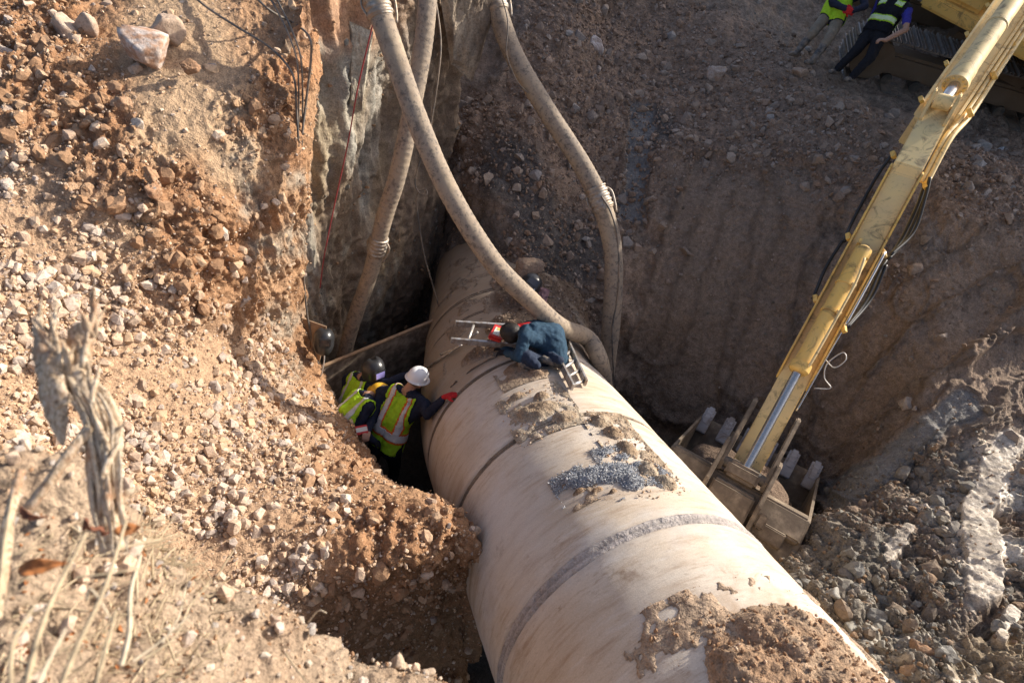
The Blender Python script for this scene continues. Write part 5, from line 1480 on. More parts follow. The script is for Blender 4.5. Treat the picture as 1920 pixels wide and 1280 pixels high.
class Person:
    ALL = []
    def __init__(s, label, base):
        s.caps = []
        s.label, s.base = label, np.asarray(base, float)
        Person.ALL.append(s)
    def c(s, p0, r0, p1, r1, tag):
        s.caps.append((np.asarray(p0, float), r0, np.asarray(p1, float), r1, tag))
    def limb(s, a, b, c_, ra, rb, rc, t1, t2=None):
        s.c(a, ra, b, rb, t1); s.c(b, rb, c_, rc, t2 or t1)
    def hand(s, wrist, d, n, tag, curl=0.35, size=1.0):
        """wrist, pointing direction d, back-of-hand normal n"""
        d = unit(d); n = unit(np.asarray(n, float) - d * (np.asarray(n, float) @ d)); l = np.cross(d, n)
        W = np.asarray(wrist, float); k = size
        s.c(W, .028 * k, W + d * .05 * k + l * .012 * k, .026 * k, tag)
        s.c(W + d * .03 * k + l * .022 * k, .018 * k, W + d * .085 * k + l * .030 * k, .016 * k, tag)
        s.c(W + d * .03 * k - l * .022 * k, .018 * k, W + d * .085 * k - l * .030 * k, .016 * k, tag)
        for q_, ln in ((.034, .062), (.012, .072), (-.012, .068), (-.034, .052)):
            b = W + d * .088 * k + l * q_ * k
            m = b + (d * math.cos(curl) - n * math.sin(curl)) * ln * .55 * k
            e = m + (d * math.cos(curl * 2.1) - n * math.sin(curl * 2.1)) * ln * .5 * k
            s.c(b, .0112 * k, m, .0105 * k, tag); s.c(m, .0105 * k, e, .0095 * k, tag)
        b = W + d * .03 * k + l * .03 * k
        m = b + (d * .6 + l * .75 - n * .25) * .04 * k
        s.c(b, .014 * k, m, .0125 * k, tag); s.c(m, .0125 * k, m + (d * .85 + l * .35 - n * .3) * .035 * k, .0105 * k, tag)
    def head(s, top, chin_dir, face, hair=True, tag="skin"):
        """top: centre of the skull; chin_dir: down the face; face: where it looks"""
        C = np.asarray(top, float); dn = unit(chin_dir); f = unit(np.asarray(face, float) - dn * (np.asarray(face, float) @ dn)); l = np.cross(dn, f)
        s.c(C - f * .015, .092, C + f * .02, .088, "hair" if hair else tag)
        s.c(C + f * .045 + dn * .02, .068, C + f * .05 + dn * .085, .048, tag)
        s.c(C + f * .095 + dn * .035, .013, C + f * .118 + dn * .062, .016, tag)          # nose
        s.c(C + f * .095 + dn * .098 - l * .018, .010, C + f * .095 + dn * .098 + l * .018, .010, tag)   # mouth
        s.c(C + f * .09 + dn * .018 - l * .03, .013, C + f * .09 + dn * .018 + l * .03, .013, tag)     # brow
        for g in (-1, 1):
            s.c(C + l * g * .088 + dn * .03, .014, C + l * g * .088 + dn * .065, .011, tag)    # ears
        s.hf, s.hd, s.hl, s.hc = f, dn, l, C
    def torso(s, pelvis, chest, neck, shL, shR, tag, hipw=.11, belly=.135, chest_r=.15):
        pelvis, chest, neck, shL, shR = [np.asarray(v, float) for v in (pelvis, chest, neck, shL, shR)]
        l = unit(shR - shL)
        s.lat, s.pel, s.nk = l, pelvis, neck
        for g in (-1, 1):
            s.c(pelvis + l * g * hipw * .75, belly * .95, chest + l * g * .07, chest_r * .85, tag)
            s.c(chest + l * g * .07, chest_r * .9, chest * .35 + neck * .65 + l * g * .06, chest_r * .6, tag)
        s.c(shL, .072, shL * .3 + neck * .7, .07, tag); s.c(shR, .072, shR * .3 + neck * .7, .07, tag)
        s.c(shL, .075, chest - l * .07, .11, tag); s.c(shR, .075, chest + l * .07, .11, tag)
    def raw(s, voxel=.0105):
        V, Fc, off = [], [], 0
        for p0, r0, p1, r1, _ in s.caps:
            v, f = capsule(p0, r0, p1, r1)
            V.append(v); Fc.append(f + off); off += len(v)
        me = new_mesh("person_raw", np.concatenate(V) - s.base, np.concatenate(Fc), True)
        s.ob = bpy.data.objects.new("person_raw", me); COL.objects.link(s.ob)
        m = s.ob.modifiers.new("r", 'REMESH'); m.mode = 'VOXEL'; m.voxel_size = voxel; m.adaptivity = 0
        m = s.ob.modifiers.new("s", 'SMOOTH'); m.factor = 0.5; m.iterations = 3
    def nearest(s, P):
        best = np.full(len(P), 9e9); idx = np.zeros(len(P), int)
        for k, (p0, r0, p1, r1, _) in enumerate(s.caps):
            T = p1 - p0; t = np.clip((P - p0) @ T / (T @ T + 1e-9), 0, 1)
            d = np.linalg.norm(P - (p0 + t[:, None] * T), axis=1) - (r0 + (r1 - r0) * t)
            m = d < best; best[m] = d[m]; idx[m] = k
        return idx
    def build(s, mats, vest=None, cat="person"):
        dg = bpy.context.evaluated_depsgraph_get()
        ev = s.ob.evaluated_get(dg).to_mesh()
        n = len(ev.vertices); co = np.zeros(n * 3, np.float32); ev.vertices.foreach_get("co", co); co = co.reshape(-1, 3).astype(float)
        nrm = np.zeros(n * 3, np.float32); ev.vertices.foreach_get("normal", nrm); nrm = nrm.reshape(-1, 3)
        fc = np.array([list(p.vertices) for p in ev.polygons if len(p.vertices) == 4])
        s.ob.evaluated_get(dg).to_mesh_clear()
        W = co + s.base
        tags = [c[4] for c in s.caps]
        vt = s.nearest(W)
        names = list(mats.keys())
        vtag = np.array([names.index(tags[k]) for k in vt])
        fold = np.array([0.0 if names[k] in ("skin", "hair", "glove") else 1.0 for k in range(len(names))])[vtag]
        co = co + nrm * (fold * (0.009 * fbm(W, 14, 3, .55, 601) + 0.006 * fbm(W * np.array([1, 1, .5]), 34, 2, .5, 602)))[:, None]
        ftag = np.array([np.bincount(vtag[q]).argmax() for q in fc]) if len(fc) < 1 else vtag[fc[:, 0]]
        me = new_mesh("person", co, fc, True, None, ftag)
        o = link("person", me, [mats[k] for k in names])
        o.location = tuple(s.base); o.matrix_world = Matrix.Translation(Vector(s.base))
        o["label"], o["category"] = s.label, cat
        bpy.data.objects.remove(s.ob)
        s.obj = o
        if vest:
            s.vest(co + s.base, nrm, fc, vt, vest)
        return o
    def vest(s, W, nrm, fc, vt, v):
        ax = s.nk - s.pel; L = np.linalg.norm(ax); ax = ax / L
        rel = W - s.pel
        t = rel @ ax / L
        lo_ = unit(s.lat - ax * (s.lat @ ax)); lat = rel @ lo_
        back = np.cross(s.lat, ax); dp = rel @ back
        tors = np.array([c[4] for c in s.caps]) == "top"
        isT = tors[vt] & (t > v.get("lo", 0.05)) & (t < 0.93 + 0.10 * np.abs(lat) / .2) & (np.abs(lat) < v.get("half", .19))
        keep = isT[fc].all(axis=1)
        def shell(name, sel, off, mat, parent):
            f = fc[sel]
            if not len(f):
                return None
            u = np.unique(f); re = np.zeros(len(W), int); re[u] = np.arange(len(u))
            P = W[u] + nrm[u] * off + nrm[u] * (0.006 * fbm(W[u], 9, 2, .5, 611))[:, None] - s.base
            me = new_mesh(name, P, re[f], True)
            o = link(name, me, mat); o.location = tuple(s.base); o.matrix_world = Matrix.Translation(Vector(s.base))
            o.parent = parent; o.matrix_parent_inverse = parent.matrix_world.inverted()
            md = o.modifiers.new("t", 'SOLIDIFY'); md.thickness = 0.004
            return o
        vo = shell("safety_vest", keep, 0.016, v["mat"], s.obj)
        ft, fl = t[fc].mean(axis=1), lat[fc].mean(axis=1)
        for nm, fn, m, off in v.get("strips", []):
            shell(nm, keep & fn(ft, fl), off, m, vo)

def helmet(parent, C, up, front, mat, brim=True, r=.112):
    up = unit(up); f = unit(np.asarray(front, float) - up * (np.asarray(front, float) @ up)); l = np.cross(f, up)
    V, Fc, n, m = [], [], 32, 14
    for k in range(m + 1):
        g = math.pi / 2 * k / m
        for j in range(n):
            a = 2 * math.pi * j / n
            rr = r * math.cos(g) ** 0.8 if g < 1.57 else 1e-3
            ridge = 1 + 0.03 * math.exp(-(math.sin(a) / .25) ** 2)
            V.append(C + (f * math.cos(a) * 1.14 + l * math.sin(a) * .95) * rr + up * (r * 1.08 * math.sin(g) ** 0.95 * ridge))
    b0 = len(V)
    for k, (ex, dz) in enumerate(((1.0, -.012), (1.14, -.022), (1.15, -.030), (0.97, -.022))):
        for j in range(n):
            a = 2 * math.pi * j / n
            peak = 1 + (0.16 * max(0, math.cos(a)) ** 2 if k in (1, 2) else 0)
            V.append(C + (f * math.cos(a) * 1.14 + l * math.sin(a) * .95) * r * ex * peak + up * dz)
    for k in range(m):
        for j in range(n):
            a = k * n + j; b = k * n + (j + 1) % n
            Fc.append([a, b, b + n, a + n])
    top = list(range(0, n))
    for j in range(n):
        Fc.append([b0 + j, b0 + (j + 1) % n, (j + 1) % n, j])
    for k in range(3):
        for j in range(n):
            a = b0 + k * n + j; b = b0 + k * n + (j + 1) % n
            Fc.append([a, a + n, b + n, b])
    o = link("hard_hat", new_mesh("hard_hat", np.array(V), Fc, True), mat, parent)
    # headband strap
    st = [C + (f * math.cos(a) * 1.05 + l * math.sin(a) * .92) * r * .93 - up * .035 for a in np.linspace(0, 2 * math.pi, 30)]
    link("headband", tube_mesh("headband", np.array(st), 0.010, 6, cap=False), M['mask'], o)
    return o

def weld_mask(parent, C, up, front, name="welding_mask", visor=None, scale=1.0):
    up = unit(up); f = unit(np.asarray(front, float) - up * (np.asarray(front, float) @ up)); l = np.cross(f, up)
    V, Fc, n, m = [], [], 22, 16
    for k in range(m + 1):
        h = 0.17 - 0.36 * k / m
        for j in range(n):
            a = -2.0 + 4.0 * j / (n - 1)
            rr = 0.135 * (1 - 0.35 * max(0, (-h - .05) / .14) ** 2) * math.sqrt(max(0.02, 1 - max(0, (h - .03) / .145) ** 2))
            V.append(C + scale * (f * (math.cos(a) * rr * 1.15 + .02) + l * math.sin(a) * rr + up * h))
    for k in range(m):
        for j in range(n - 1):
            a = k * n + j
            Fc.append([a, a + 1, a + n + 1, a + n])
    o = link(name, new_mesh(name, np.array(V), Fc, True), M['mask'], parent)
    md = o.modifiers.new("t", 'SOLIDIFY'); md.thickness = 0.006
    x_, y_, z_ = f, np.cross(up, f), up
    vb = link("visor_frame", box_mesh("visor_frame", (0.03 * scale, 0.155 * scale, 0.12 * scale), 0.012, 2), M['mask']); put(vb, frame_mat(C + f * .160 * scale + up * .012 * scale, x_, y_, z_), o)
    vb2 = link("visor_glass", box_mesh("visor_glass", (0.012 * scale, 0.120 * scale, 0.085 * scale), 0.006, 2), visor or M['visor']); put(vb2, frame_mat(C + f * .172 * scale + up * .012 * scale, x_, y_, z_), o)
    return o

def boots(P, ankle, toe_dir, tag="boot"):
    d = unit(toe_dir)
    P.c(ankle, .05, ankle + np.array([0, 0, -.05]), .048, tag)
    P.c(ankle + np.array([0, 0, -.055]) - d * .03, .042, ankle + d * .15 + np.array([0, 0, -.062]), .038, tag)

UP = np.array([0, 0, 1.0])
# ---- man with the white helmet, back to the camera, one hand on the pipe
p1 = Person("person in white hard hat and lime vest leaning one red glove on the pipe", w(-1.0, 4.25, -6.7))
pel, ch, nk = at(722, 838, 6.95), at(738, 785, 6.86), at(764, 732, 6.72)
sL, sR = at(716, 735, 6.86), at(797, 760, 6.62)
p1.torso(pel, ch, nk, sL, sR, "top")
s_, t_ = pipe_hit(848, 744); ho = pipe_pt(np.array(s_), np.array(t_), np.array(PIPE_R)); c0 = axis_at(np.array(s_)); nout = unit(ho - c0)
wr = ph(838, 753, .06); el = ph(812, 780, .07)
p1.limb(sR, el, wr, .066, .055, .042, "sleeve"); p1.hand(ho + nout * .035 - unit(ho - wr) * .06, unit(ho - wr) - nout * .1, nout, "glove", 0.25)
eL = at(698, 785, 6.80); wL = at(690, 806, 6.60)
p1.limb(sL, eL, wL, .066, .055, .042, "sleeve"); p1.hand(wL, wL - eL + np.array([.0, 0, -.02]), UP, "skin", 0.6)
p1.c(nk, .058, at(777, 716, 6.66), .055, "skin")
hd = at(783, 708, 6.63); p1.head(hd, at(772, 728, 6.66) - hd + np.array([0, 0, -.05]), np.array([.6, .7, -.35]))
for g, off in ((-1, -.12), (1, .12)):
    hip = pel + unit(sR - sL) * off + np.array([0, 0, -.02]); kn = hip + np.array([.04 * g - .02, .12, -.47]); an = hip + np.array([.06 * g, -.02, -.90])
    p1.limb(hip, kn, an, .095, .07, .052, "legs"); boots(p1, an, np.array([.3, .8, 0]))
# ---- welder behind
p2 = Person("person in raised black welding mask with violet visor, standing against the board", w(-1.6, 4.95, -6.7))
pel2, ch2, nk2 = at(655, 800, 7.35), at(664, 755, 7.30), at(680, 706, 7.22)
sL2, sR2 = at(652, 712, 7.42), at(698, 724, 7.10)
p2.torso(pel2, ch2, nk2, sL2, sR2, "top")
p2.limb(sR2, at(730, 716, 7.05), at(764, 702, 7.12), .066, .055, .042, "sleeve"); p2.hand(at(764, 702, 7.12), np.array([.8, .3, -.2]), UP, "glove", .5)
p2.limb(sL2, at(664, 760, 7.40), at(705, 762, 7.2), .066, .055, .042, "sleeve"); p2.hand(at(705, 762, 7.2), np.array([.8, .1, -.2]), UP, "glove", .5)
h2 = at(697, 690, 7.14); p2.c(nk2, .058, h2 + np.array([0, 0, -.08]), .055, "skin"); p2.head(h2, np.array([.25, 0, -.95]), np.array([.8, -.6, .05]))
for g in (-1, 1):
    hip = pel2 + unit(sR2 - sL2) * .11 * g; kn = hip + np.array([.05, .02 * g - .03, -.45]); an = hip + np.array([.02, .02 * g, -.86])
    p2.limb(hip, kn, an, .09, .07, .05, "legs"); boots(p2, an, np.array([.9, -.2, 0]))
# ---- third man, bent down between the two
p3 = Person("person in lime vest and yellow hard hat bent down between two workers", w(-1.35, 4.5, -6.7))
pel3, ch3, nk3 = at(640, 822, 6.85), at(660, 780, 6.84), at(690, 742, 6.86)
sL3, sR3 = at(668, 742, 6.98), at(690, 764, 6.72)
p3.torso(pel3, ch3, nk3, sL3, sR3, "top")
p3.limb(sR3, at(672, 800, 6.70), at(700, 826, 6.70), .066, .055, .042, "sleeve"); p3.hand(at(700, 826, 6.70), np.array([.6, .2, -.5]), UP, "glove", .5)
p3.limb(sL3, at(700, 770, 7.05), at(730, 790, 7.1), .066, .055, .042, "sleeve"); p3.hand(at(730, 790, 7.1), np.array([.6, .2, -.5]), UP, "glove", .5)
h3 = at(712, 737, 7.02); p3.c(nk3, .058, h3 + np.array([0, 0, -.04]), .055, "skin"); p3.head(h3, np.array([.5, .1, -.8]), np.array([.8, .2, -.5]))
for g in (-1, 1):
    hip = pel3 + unit(sR3 - sL3) * .11 * g; kn = hip + np.array([.18, .05, -.35]); an = hip + np.array([.03, .02, -.72])
    p3.limb(hip, kn, an, .09, .07, .05, "legs"); boots(p3, an, np.array([.9, .1, 0]))
# ---- man crouching on the pipe
fA, fB = [pipe_pt(np.array(a), np.array(b), np.array(PIPE_R)) for a, b in (pipe_hit(1000, 693), pipe_hit(1040, 703))]
p4 = Person("person in blue sweater and dark cap crouching on top of the pipe", (fA + fB) / 2)
pel4, ch4, nk4 = at(1042, 684, 6.5), at(1030, 634, 6.40), at(990, 614, 6.30)
sN, sF = at(984, 634, 6.12), at(990, 614, 6.50)
p4.torso(pel4, ch4, nk4, sF, sN, "top", belly=.16, chest_r=.19)
p4.limb(sN, at(972, 668, 6.10), at(952, 662, 6.28), .07, .056, .042, "sleeve"); p4.hand(at(952, 662, 6.28), np.array([-.8, .2, -.35]), UP, "glove", .5)
p4.limb(sF, at(968, 648, 6.60), at(946, 654, 6.52), .07, .056, .042, "sleeve"); p4.hand(at(946, 654, 6.52), np.array([-.8, .2, -.35]), UP, "glove", .5)
h4 = at(958, 626, 6.28); p4.c(nk4, .06, at(968, 617, 6.30), .058, "collar"); p4.head(h4, np.array([-.55, -.1, -.75]), np.array([-.7, .1, -.75]))
p4.c(h4 + np.array([.01, .0, .03]), .098, h4 + np.array([-.03, 0, .02]), .095, "hair")
for hip, kn, an in ((pel4 + unit(sN - sF) * .11, at(986, 668, 6.12), fA + np.array([.02, -.03, .09])), (pel4 - unit(sN - sF) * .10, at(1000, 654, 6.52), fB + np.array([.0, .12, .10]))):
    p4.limb(hip, kn, an, .10, .074, .05, "legs"); boots(p4, an, np.array([-.9, .15, 0]))
# ---- two men on the bench
G1, G2 = at(1492, 104, 10.15), at(1521, 120, 9.95)
p5 = Person("person in lime vest and muddy wellingtons standing on the bench edge", (G1 + G2) / 2)
an1, an2 = G1 + UP * .08, G2 + UP * .08
pel5 = at(1561, 34, 10.0); ch5 = at(1576, -2, 9.95); nk5 = at(1594, -40, 9.9)
sL5, sR5 = at(1560, -40, 10.05), at(1618, -14, 9.80)
p5.torso(pel5, ch5, nk5, sL5, sR5, "top")
for hp_, kn, an in ((pel5 - unit(sR5 - sL5) * .10, at(1522, 64, 10.0), an1), (pel5 + unit(sR5 - sL5) * .10, at(1552, 76, 9.85), an2)):
    p5.c(hp_, .10, kn, .075, "legs"); p5.c(kn, .078, kn * .8 + an * .2, .07, "legs"); p5.c(kn * .75 + an * .25, .066, an, .052, "boot"); boots(p5, an, np.array([-.75, -.6, 0]))
hm = at(1592, 19, 9.62)
p5.limb(sL5, at(1562, 6, 9.85), hm - np.array([.06, 0, 0]), .066, .055, .042, "sleeve"); p5.limb(sR5, at(1622, 12, 9.65), hm + np.array([.06, 0, 0]), .066, .055, .042, "sleeve")
p5.hand(hm - np.array([.05, 0, 0]), np.array([.8, -.2, -.1]), np.array([0, -1, 0.2]), "glove", .7, 1.1); p5.hand(hm + np.array([.06, -.01, 0]), np.array([-.8, -.2, -.1]), np.array([0, -1, .2]), "glove", .7, 1.1)
h5 = nk5 + UP * .2; p5.c(nk5, .058, h5 - UP * .06, .055, "skin"); p5.head(h5, -UP, np.array([-.3, -.9, -.2]))
G3, G4 = at(1566, 138, 9.9), at(1594, 152, 9.75)
p6 = Person("person in black vest with lime bands and violet sleeves beside the track", (G3 + G4) / 2)
pel6 = at(1640, 66, 9.75); ch6 = at(1664, 28, 9.7); nk6 = at(1683, -4, 9.65)
sL6, sR6 = at(1655, -6, 9.82), at(1702, 18, 9.55)
p6.torso(pel6, ch6, nk6, sL6, sR6, "top")
for hp_, kn, an in ((pel6 - unit(sR6 - sL6) * .10, at(1608, 92, 9.75), G3 + UP * .08), (pel6 + unit(sR6 - sL6) * .10, at(1632, 108, 9.6), G4 + UP * .08)):
    p6.limb(hp_, kn, an, .105, .08, .06, "legs"); boots(p6, an, np.array([-.75, -.6, 0]))
eR = at(1698, 56, 9.45); wR = at(1660, 76, 9.42)
p6.c(sR6, .07, sR6 * .35 + eR * .65, .062, "sleeve"); p6.c(sR6 * .3 + eR * .7, .048, eR, .046, "skin"); p6.c(eR, .044, wR, .034, "skin"); p6.hand(wR, np.array([-.8, -.1, -.1]), UP, "skin", .8)
eL6 = at(1638, 32, 9.95); p6.c(sL6, .07, eL6, .06, "sleeve"); p6.c(eL6, .05, at(1622, 58, 9.9), .036, "sleeve"); p6.hand(at(1622, 58, 9.9), np.array([.1, -.1, -.9]), UP, "legs", .6)
h6 = nk6 + UP * .20; p6.c(nk6, .058, h6 - UP * .06, .055, "skin"); p6.head(h6, -UP, np.array([-.6, -.7, -.2]))

for P_ in Person.ALL:
    P_.raw()
bpy.context.view_layer.update()
HV = {"mat": M['lime'], "lo": 0.02, "strips": [
    ("trim_band", lambda t, l: (np.abs(t - .30) < .085) | ((np.abs(np.abs(l) - .115) < .040) & (t > .30)), M['orange'], 0.0195),
    ("reflective_band", lambda t, l: (np.abs(t - .30) < .055) | ((np.abs(np.abs(l) - .115) < .026) & (t > .30)), M['reflect'], 0.023)]}
HV2 = {"mat": M['lime'], "lo": 0.02, "strips": [("reflective_band", lambda t, l: (np.abs(t - .30) < .05) | ((np.abs(np.abs(l) - .115) < .026) & (t > .30)), M['reflect'], 0.021)]}
BV = {"mat": M['blackvest'], "lo": 0.0, "strips": [
    ("trim_band", lambda t, l: (np.abs(t - .34) < .085) | ((np.abs(t - .78) < .085) & (np.abs(l) > .07)), M['lime'], 0.0195),
    ("reflective_band", lambda t, l: (np.abs(t - .34) < .055) | ((np.abs(t - .78) < .055) & (np.abs(l) > .07)), M['limetape'], 0.023)]}
skin = M['skin']
p1.build({"top": M['navy'], "sleeve": M['navy'], "glove": M['redglove'], "skin": skin, "hair": M['hair'], "legs": M['blackcloth'], "boot": M['boot']}, HV)
helmet(p1.obj, hd + np.array([.0, 0, .015]), -p1.hd * .9 + np.array([.12, .05, .5]), p1.hf, M['helmet'])
p2.build({"top": M['navy'], "sleeve": M['navy'], "glove": M['blackcloth'], "skin": skin, "hair": M['hair'], "legs": M['blackcloth'], "boot": M['boot']}, HV2)
weld_mask(p2.obj, h2 + p2.hf * .02, np.array([-.15, .1, .95]), p2.hf)
p3.build({"top": M['navy'], "sleeve": M['navy'], "glove": M['blackcloth'], "skin": skin, "hair": M['hair'], "legs": M['blackcloth'], "boot": M['boot']}, HV2)
helmet(p3.obj, h3 + np.array([.0, 0, .015]), np.array([.3, .05, .9]), p3.hf, M['helmet_y'])
p4.build({"top": M['bluesweat'], "sleeve": M['bluesweat'], "collar": M['redglove'], "glove": M['blackcloth'], "skin": skin, "hair": M['hair'], "legs": M['jeans'], "boot": M['boot']})
p5.build({"top": M['navy'], "sleeve": M['navy'], "glove": M['redglove'], "skin": skin, "hair": M['hair'], "legs": M['khaki'], "boot": M['boot']}, {"mat": M['lime'], "lo": -0.12, "strips": []})
p6.build({"top": M['blackcloth'], "sleeve": M['violet'], "skin": skin, "hair": M['hair'], "legs": M['blackcloth'], "boot": M['boot']}, BV)

# ---- loose gear of the workers
g_ = thing("welding_helmet", "black welding helmet with glossy dark visor hung on the plywood offcut", "helmet", at(610, 650, 6.9))
weld_mask(g_, at(607, 636, 6.9), np.array([-.1, 0.35, .9]), np.array([.45, -.85, .25]), "mask_shell", M['visor_dark'], 0.85)
cable("pale lead looping below the hung welding helmet", [at(606, 650, 6.85), at(608, 672, 6.88), at(603, 700, 6.95), at(594, 720, 7.05), at(592, 740, 7.1)], 0.008, M['wire'], "cable")
g2 = thing("welding_helmet", "black welding helmet with white headband lying on rubble beyond the pipe", "helmet", at(990, 540, 7.35))
weld_mask(g2, at(992, 538, 7.3), np.array([.3, .8, .5]), np.array([.2, -.5, .85]), "mask_shell", M['visor_dark'])
a = np.linspace(-1.9, 1.4, 20); cc = at(994, 537, 7.16)
link("headband", tube_mesh("headband", np.array([cc + .065 * (np.cos(t) * np.array([1.0, 0, .2]) + np.sin(t) * np.array([0, .7, .5])) for t in a]), 0.014, 8), M['helmet'], g2)
def rag(name, label, C, size, mat, seed, cat="cloth", nx=(1, 0, 0), ny=(0, .5, .8)):
    n = 30
    U, Vv = np.meshgrid(np.linspace(-1, 1, n), np.linspace(-1, 1, n), indexing='ij')
    nx, ny = unit(nx), unit(ny); nz = np.cross(nx, ny)
    P = C + (U.ravel()[:, None] * nx * size[0] + Vv.ravel()[:, None] * ny * size[1])
    P = P + nz * (size[2] * fbm(P, 9, 3, .6, seed))[:, None] + nx * (size[0] * .3 * fbm(P, 6, 2, .6, seed + 1))[:, None]
    i = np.arange(n * n).reshape(n, n)
    f = np.stack([i[:-1, :-1], i[1:, :-1], i[1:, 1:], i[:-1, 1:]], -1).reshape(-1, 4)
    o = link(name, new_mesh(name, P, f, True), mat)
    md = o.modifiers.new("t", 'SOLIDIFY'); md.thickness = 0.006
    o["label"], o["category"] = label, cat
    return o
rag("cloth_rag", "dull pink rag lying beside the far welding helmet", at(1012, 552, 7.25), (.10, .09, .05), mat_plain('pink_rag', (0.30, 0.17, 0.17), .9, .3, 20, .3), 621)
M['neon'] = cloth('neon_green_cloth', (0.16, 0.72, 0.08), 0.2, 0.7)
rag("cloth_rag", "bright green cloth caught where the hoses drop behind the pipe", at(1105, 744, 7.0), (.055, .10, .05), M['neon'], 622, nx=(1, -.2, .2), ny=(.25, .4, -.9))
o = link("paper_packet", box_mesh("paper_packet", (.13, .10, .035), .006), M['redbox']); o["label"], o["category"] = "small red and white packet held beside the bent worker's knee", "packet"
put(o, frame_mat(at(678, 806, 6.55), *axes_from((.8, .5, .1), (-.2, -.5, .8))))
x_, y_, z_ = axes_from((.8, .5, .1), (-.2, -.5, .8)); o2 = link("packet_label", box_mesh("packet_label", (.12, .05, .004), 0), M['paper']); put(o2, frame_mat(at(678, 806, 6.55) + z_ * .0195, x_, y_, z_), o)
# ======================================================= NEAR RIM: dead branch, straw, leaves
def mat_wood(name, cols, scale=40):
    t = NT(name)
    p = t.coords("Object", (3.0, 3.0, 0.35))
    n1 = t.noise(p, scale, 5, 0.65, 0.5)
    n2 = t.noise(t.pos(), 14, 4, 0.6)
    c = t.ramp(n1, [(0.32, cols[0]), (0.48, cols[1]), (0.68, cols[2])])
    c = t.mix(c, cols[3], t.ramp(n2, [(0.5, 0.0), (0.68, 0.8)]))
    return t.done(c, 0.85, t.bump(n1, 0.9, 0.01), 0.2)
M['deadwood'] = mat_wood('dead_wood', [(0.11, 0.07, 0.045), (0.56, 0.42, 0.28), (0.75, 0.64, 0.50), (0.42, 0.22, 0.12)])
M['straw'] = mat_plain('dry_straw', (0.46, 0.36, 0.23), 0.8, 0.45, 40, 0.1)
M['straw2'] = mat_plain('pale_straw', (0.58, 0.48, 0.34), 0.8, 0.4, 40, 0.1)
M['leaf'] = mat_plain('brown_leaf', (0.34, 0.13, 0.04), 0.75, 0.5, 30, 0.2)
M['leaf2'] = mat_plain('dark_red_leaf', (0.20, 0.075, 0.04), 0.75, 0.5, 30, 0.2)

def branch_mesh(name, ctrl, radii, n=60, seg=18, flat=1.0, seed=0, groove=0.25):
    P = curve_pts(ctrl, n); R_ = np.interp(np.linspace(0, 1, n), np.linspace(0, 1, len(radii)), radii)
    T = np.gradient(P, axis=0); T /= np.linalg.norm(T, axis=1)[:, None]
    X = unit(np.cross(T[0], _f)); V = []
    a = np.linspace(0, 2 * math.pi, seg, endpoint=False)
    for k in range(n):
        X = unit(X - T[k] * (X @ T[k])); Y = np.cross(T[k], X)
        q_ = np.stack([np.cos(a) * 2, np.sin(a) * 2, np.full(seg, k * 0.05)], -1)
        rr = R_[k] * (1 + groove * fbm(q_, 1.6, 3, .6, seed) + 0.12 * fbm(q_ * np.array([1, 1, 6]), 2, 2, .6, seed + 5))
        V.append(P[k] + (np.cos(a) * rr)[:, None] * X + (np.sin(a) * rr * flat)[:, None] * Y)
    V = np.array(V).reshape(-1, 3)
    i = np.arange(n * seg).reshape(n, seg); j = np.roll(i, -1, axis=1)
    F_ = [list(x) for x in np.stack([i[:-1], j[:-1], j[1:], i[1:]], -1).reshape(-1, 4)] + [list(i[0][::-1]), list(i[-1])]
    return new_mesh(name, V, F_, True)
db = thing("dead_branch", "weathered splintered dead branch standing upright in the near foreground", "branch", at(190, 1010, 1.45))
link("trunk", branch_mesh("trunk", [at(215, 1040, 1.46), at(200, 960, 1.44), at(192, 880, 1.43), at(186, 800, 1.42), at(160, 740, 1.42), at(125, 680, 1.42), at(98, 630, 1.43)], [.034, .026, .024, .026, .022, .026, .018], flat=.45, seed=3, groove=.6), M['deadwood'], db)
link("fork", branch_mesh("fork", [at(135, 735, 1.43), at(140, 690, 1.44), at(148, 650, 1.44), at(160, 618, 1.44), at(178, 604, 1.45)], [.030, .030, .034, .026, .012], flat=.4, seed=5, groove=.6), M['deadwood'], db)
link("fork", branch_mesh("fork", [at(120, 760, 1.40), at(100, 720, 1.40), at(88, 670, 1.40), at(78, 630, 1.41), at(66, 596, 1.41)], [.022, .028, .030, .018, .006], flat=.4, seed=6, groove=.6), M['deadwood'], db)
link("fork", branch_mesh("fork", [at(205, 890, 1.43), at(216, 830, 1.43), at(212, 780, 1.43), at(196, 740, 1.43), at(184, 720, 1.43)], [.014, .018, .017, .012, .004], flat=.6, seed=7), M['deadwood'], db)
link("side_twig", branch_mesh("side_twig", [at(170, 800, 1.40), at(130, 850, 1.38), at(90, 905, 1.37), at(55, 950, 1.37)], [.011, .012, .011, .012], seed=8), M['deadwood'], db)
link("side_twig", branch_mesh("side_twig", [at(190, 990, 1.42), at(215, 950, 1.42), at(240, 925, 1.43), at(262, 915, 1.44)], [.014, .013, .011, .005], seed=9), M['deadwood'], db)
link("bark_flap", branch_mesh("bark_flap", [at(112, 660, 1.41), at(100, 720, 1.41), at(108, 780, 1.41), at(118, 835, 1.42)], [.026, .034, .028, .004], flat=.25, seed=10), M['deadwood'], db)
link("side_twig", branch_mesh("side_twig", [at(40, 880, 1.3), at(20, 960, 1.28), at(5, 1050, 1.26), at(-15, 1160, 1.24)], [.008, .010, .013, .016], seed=12), M['deadwood'], db)

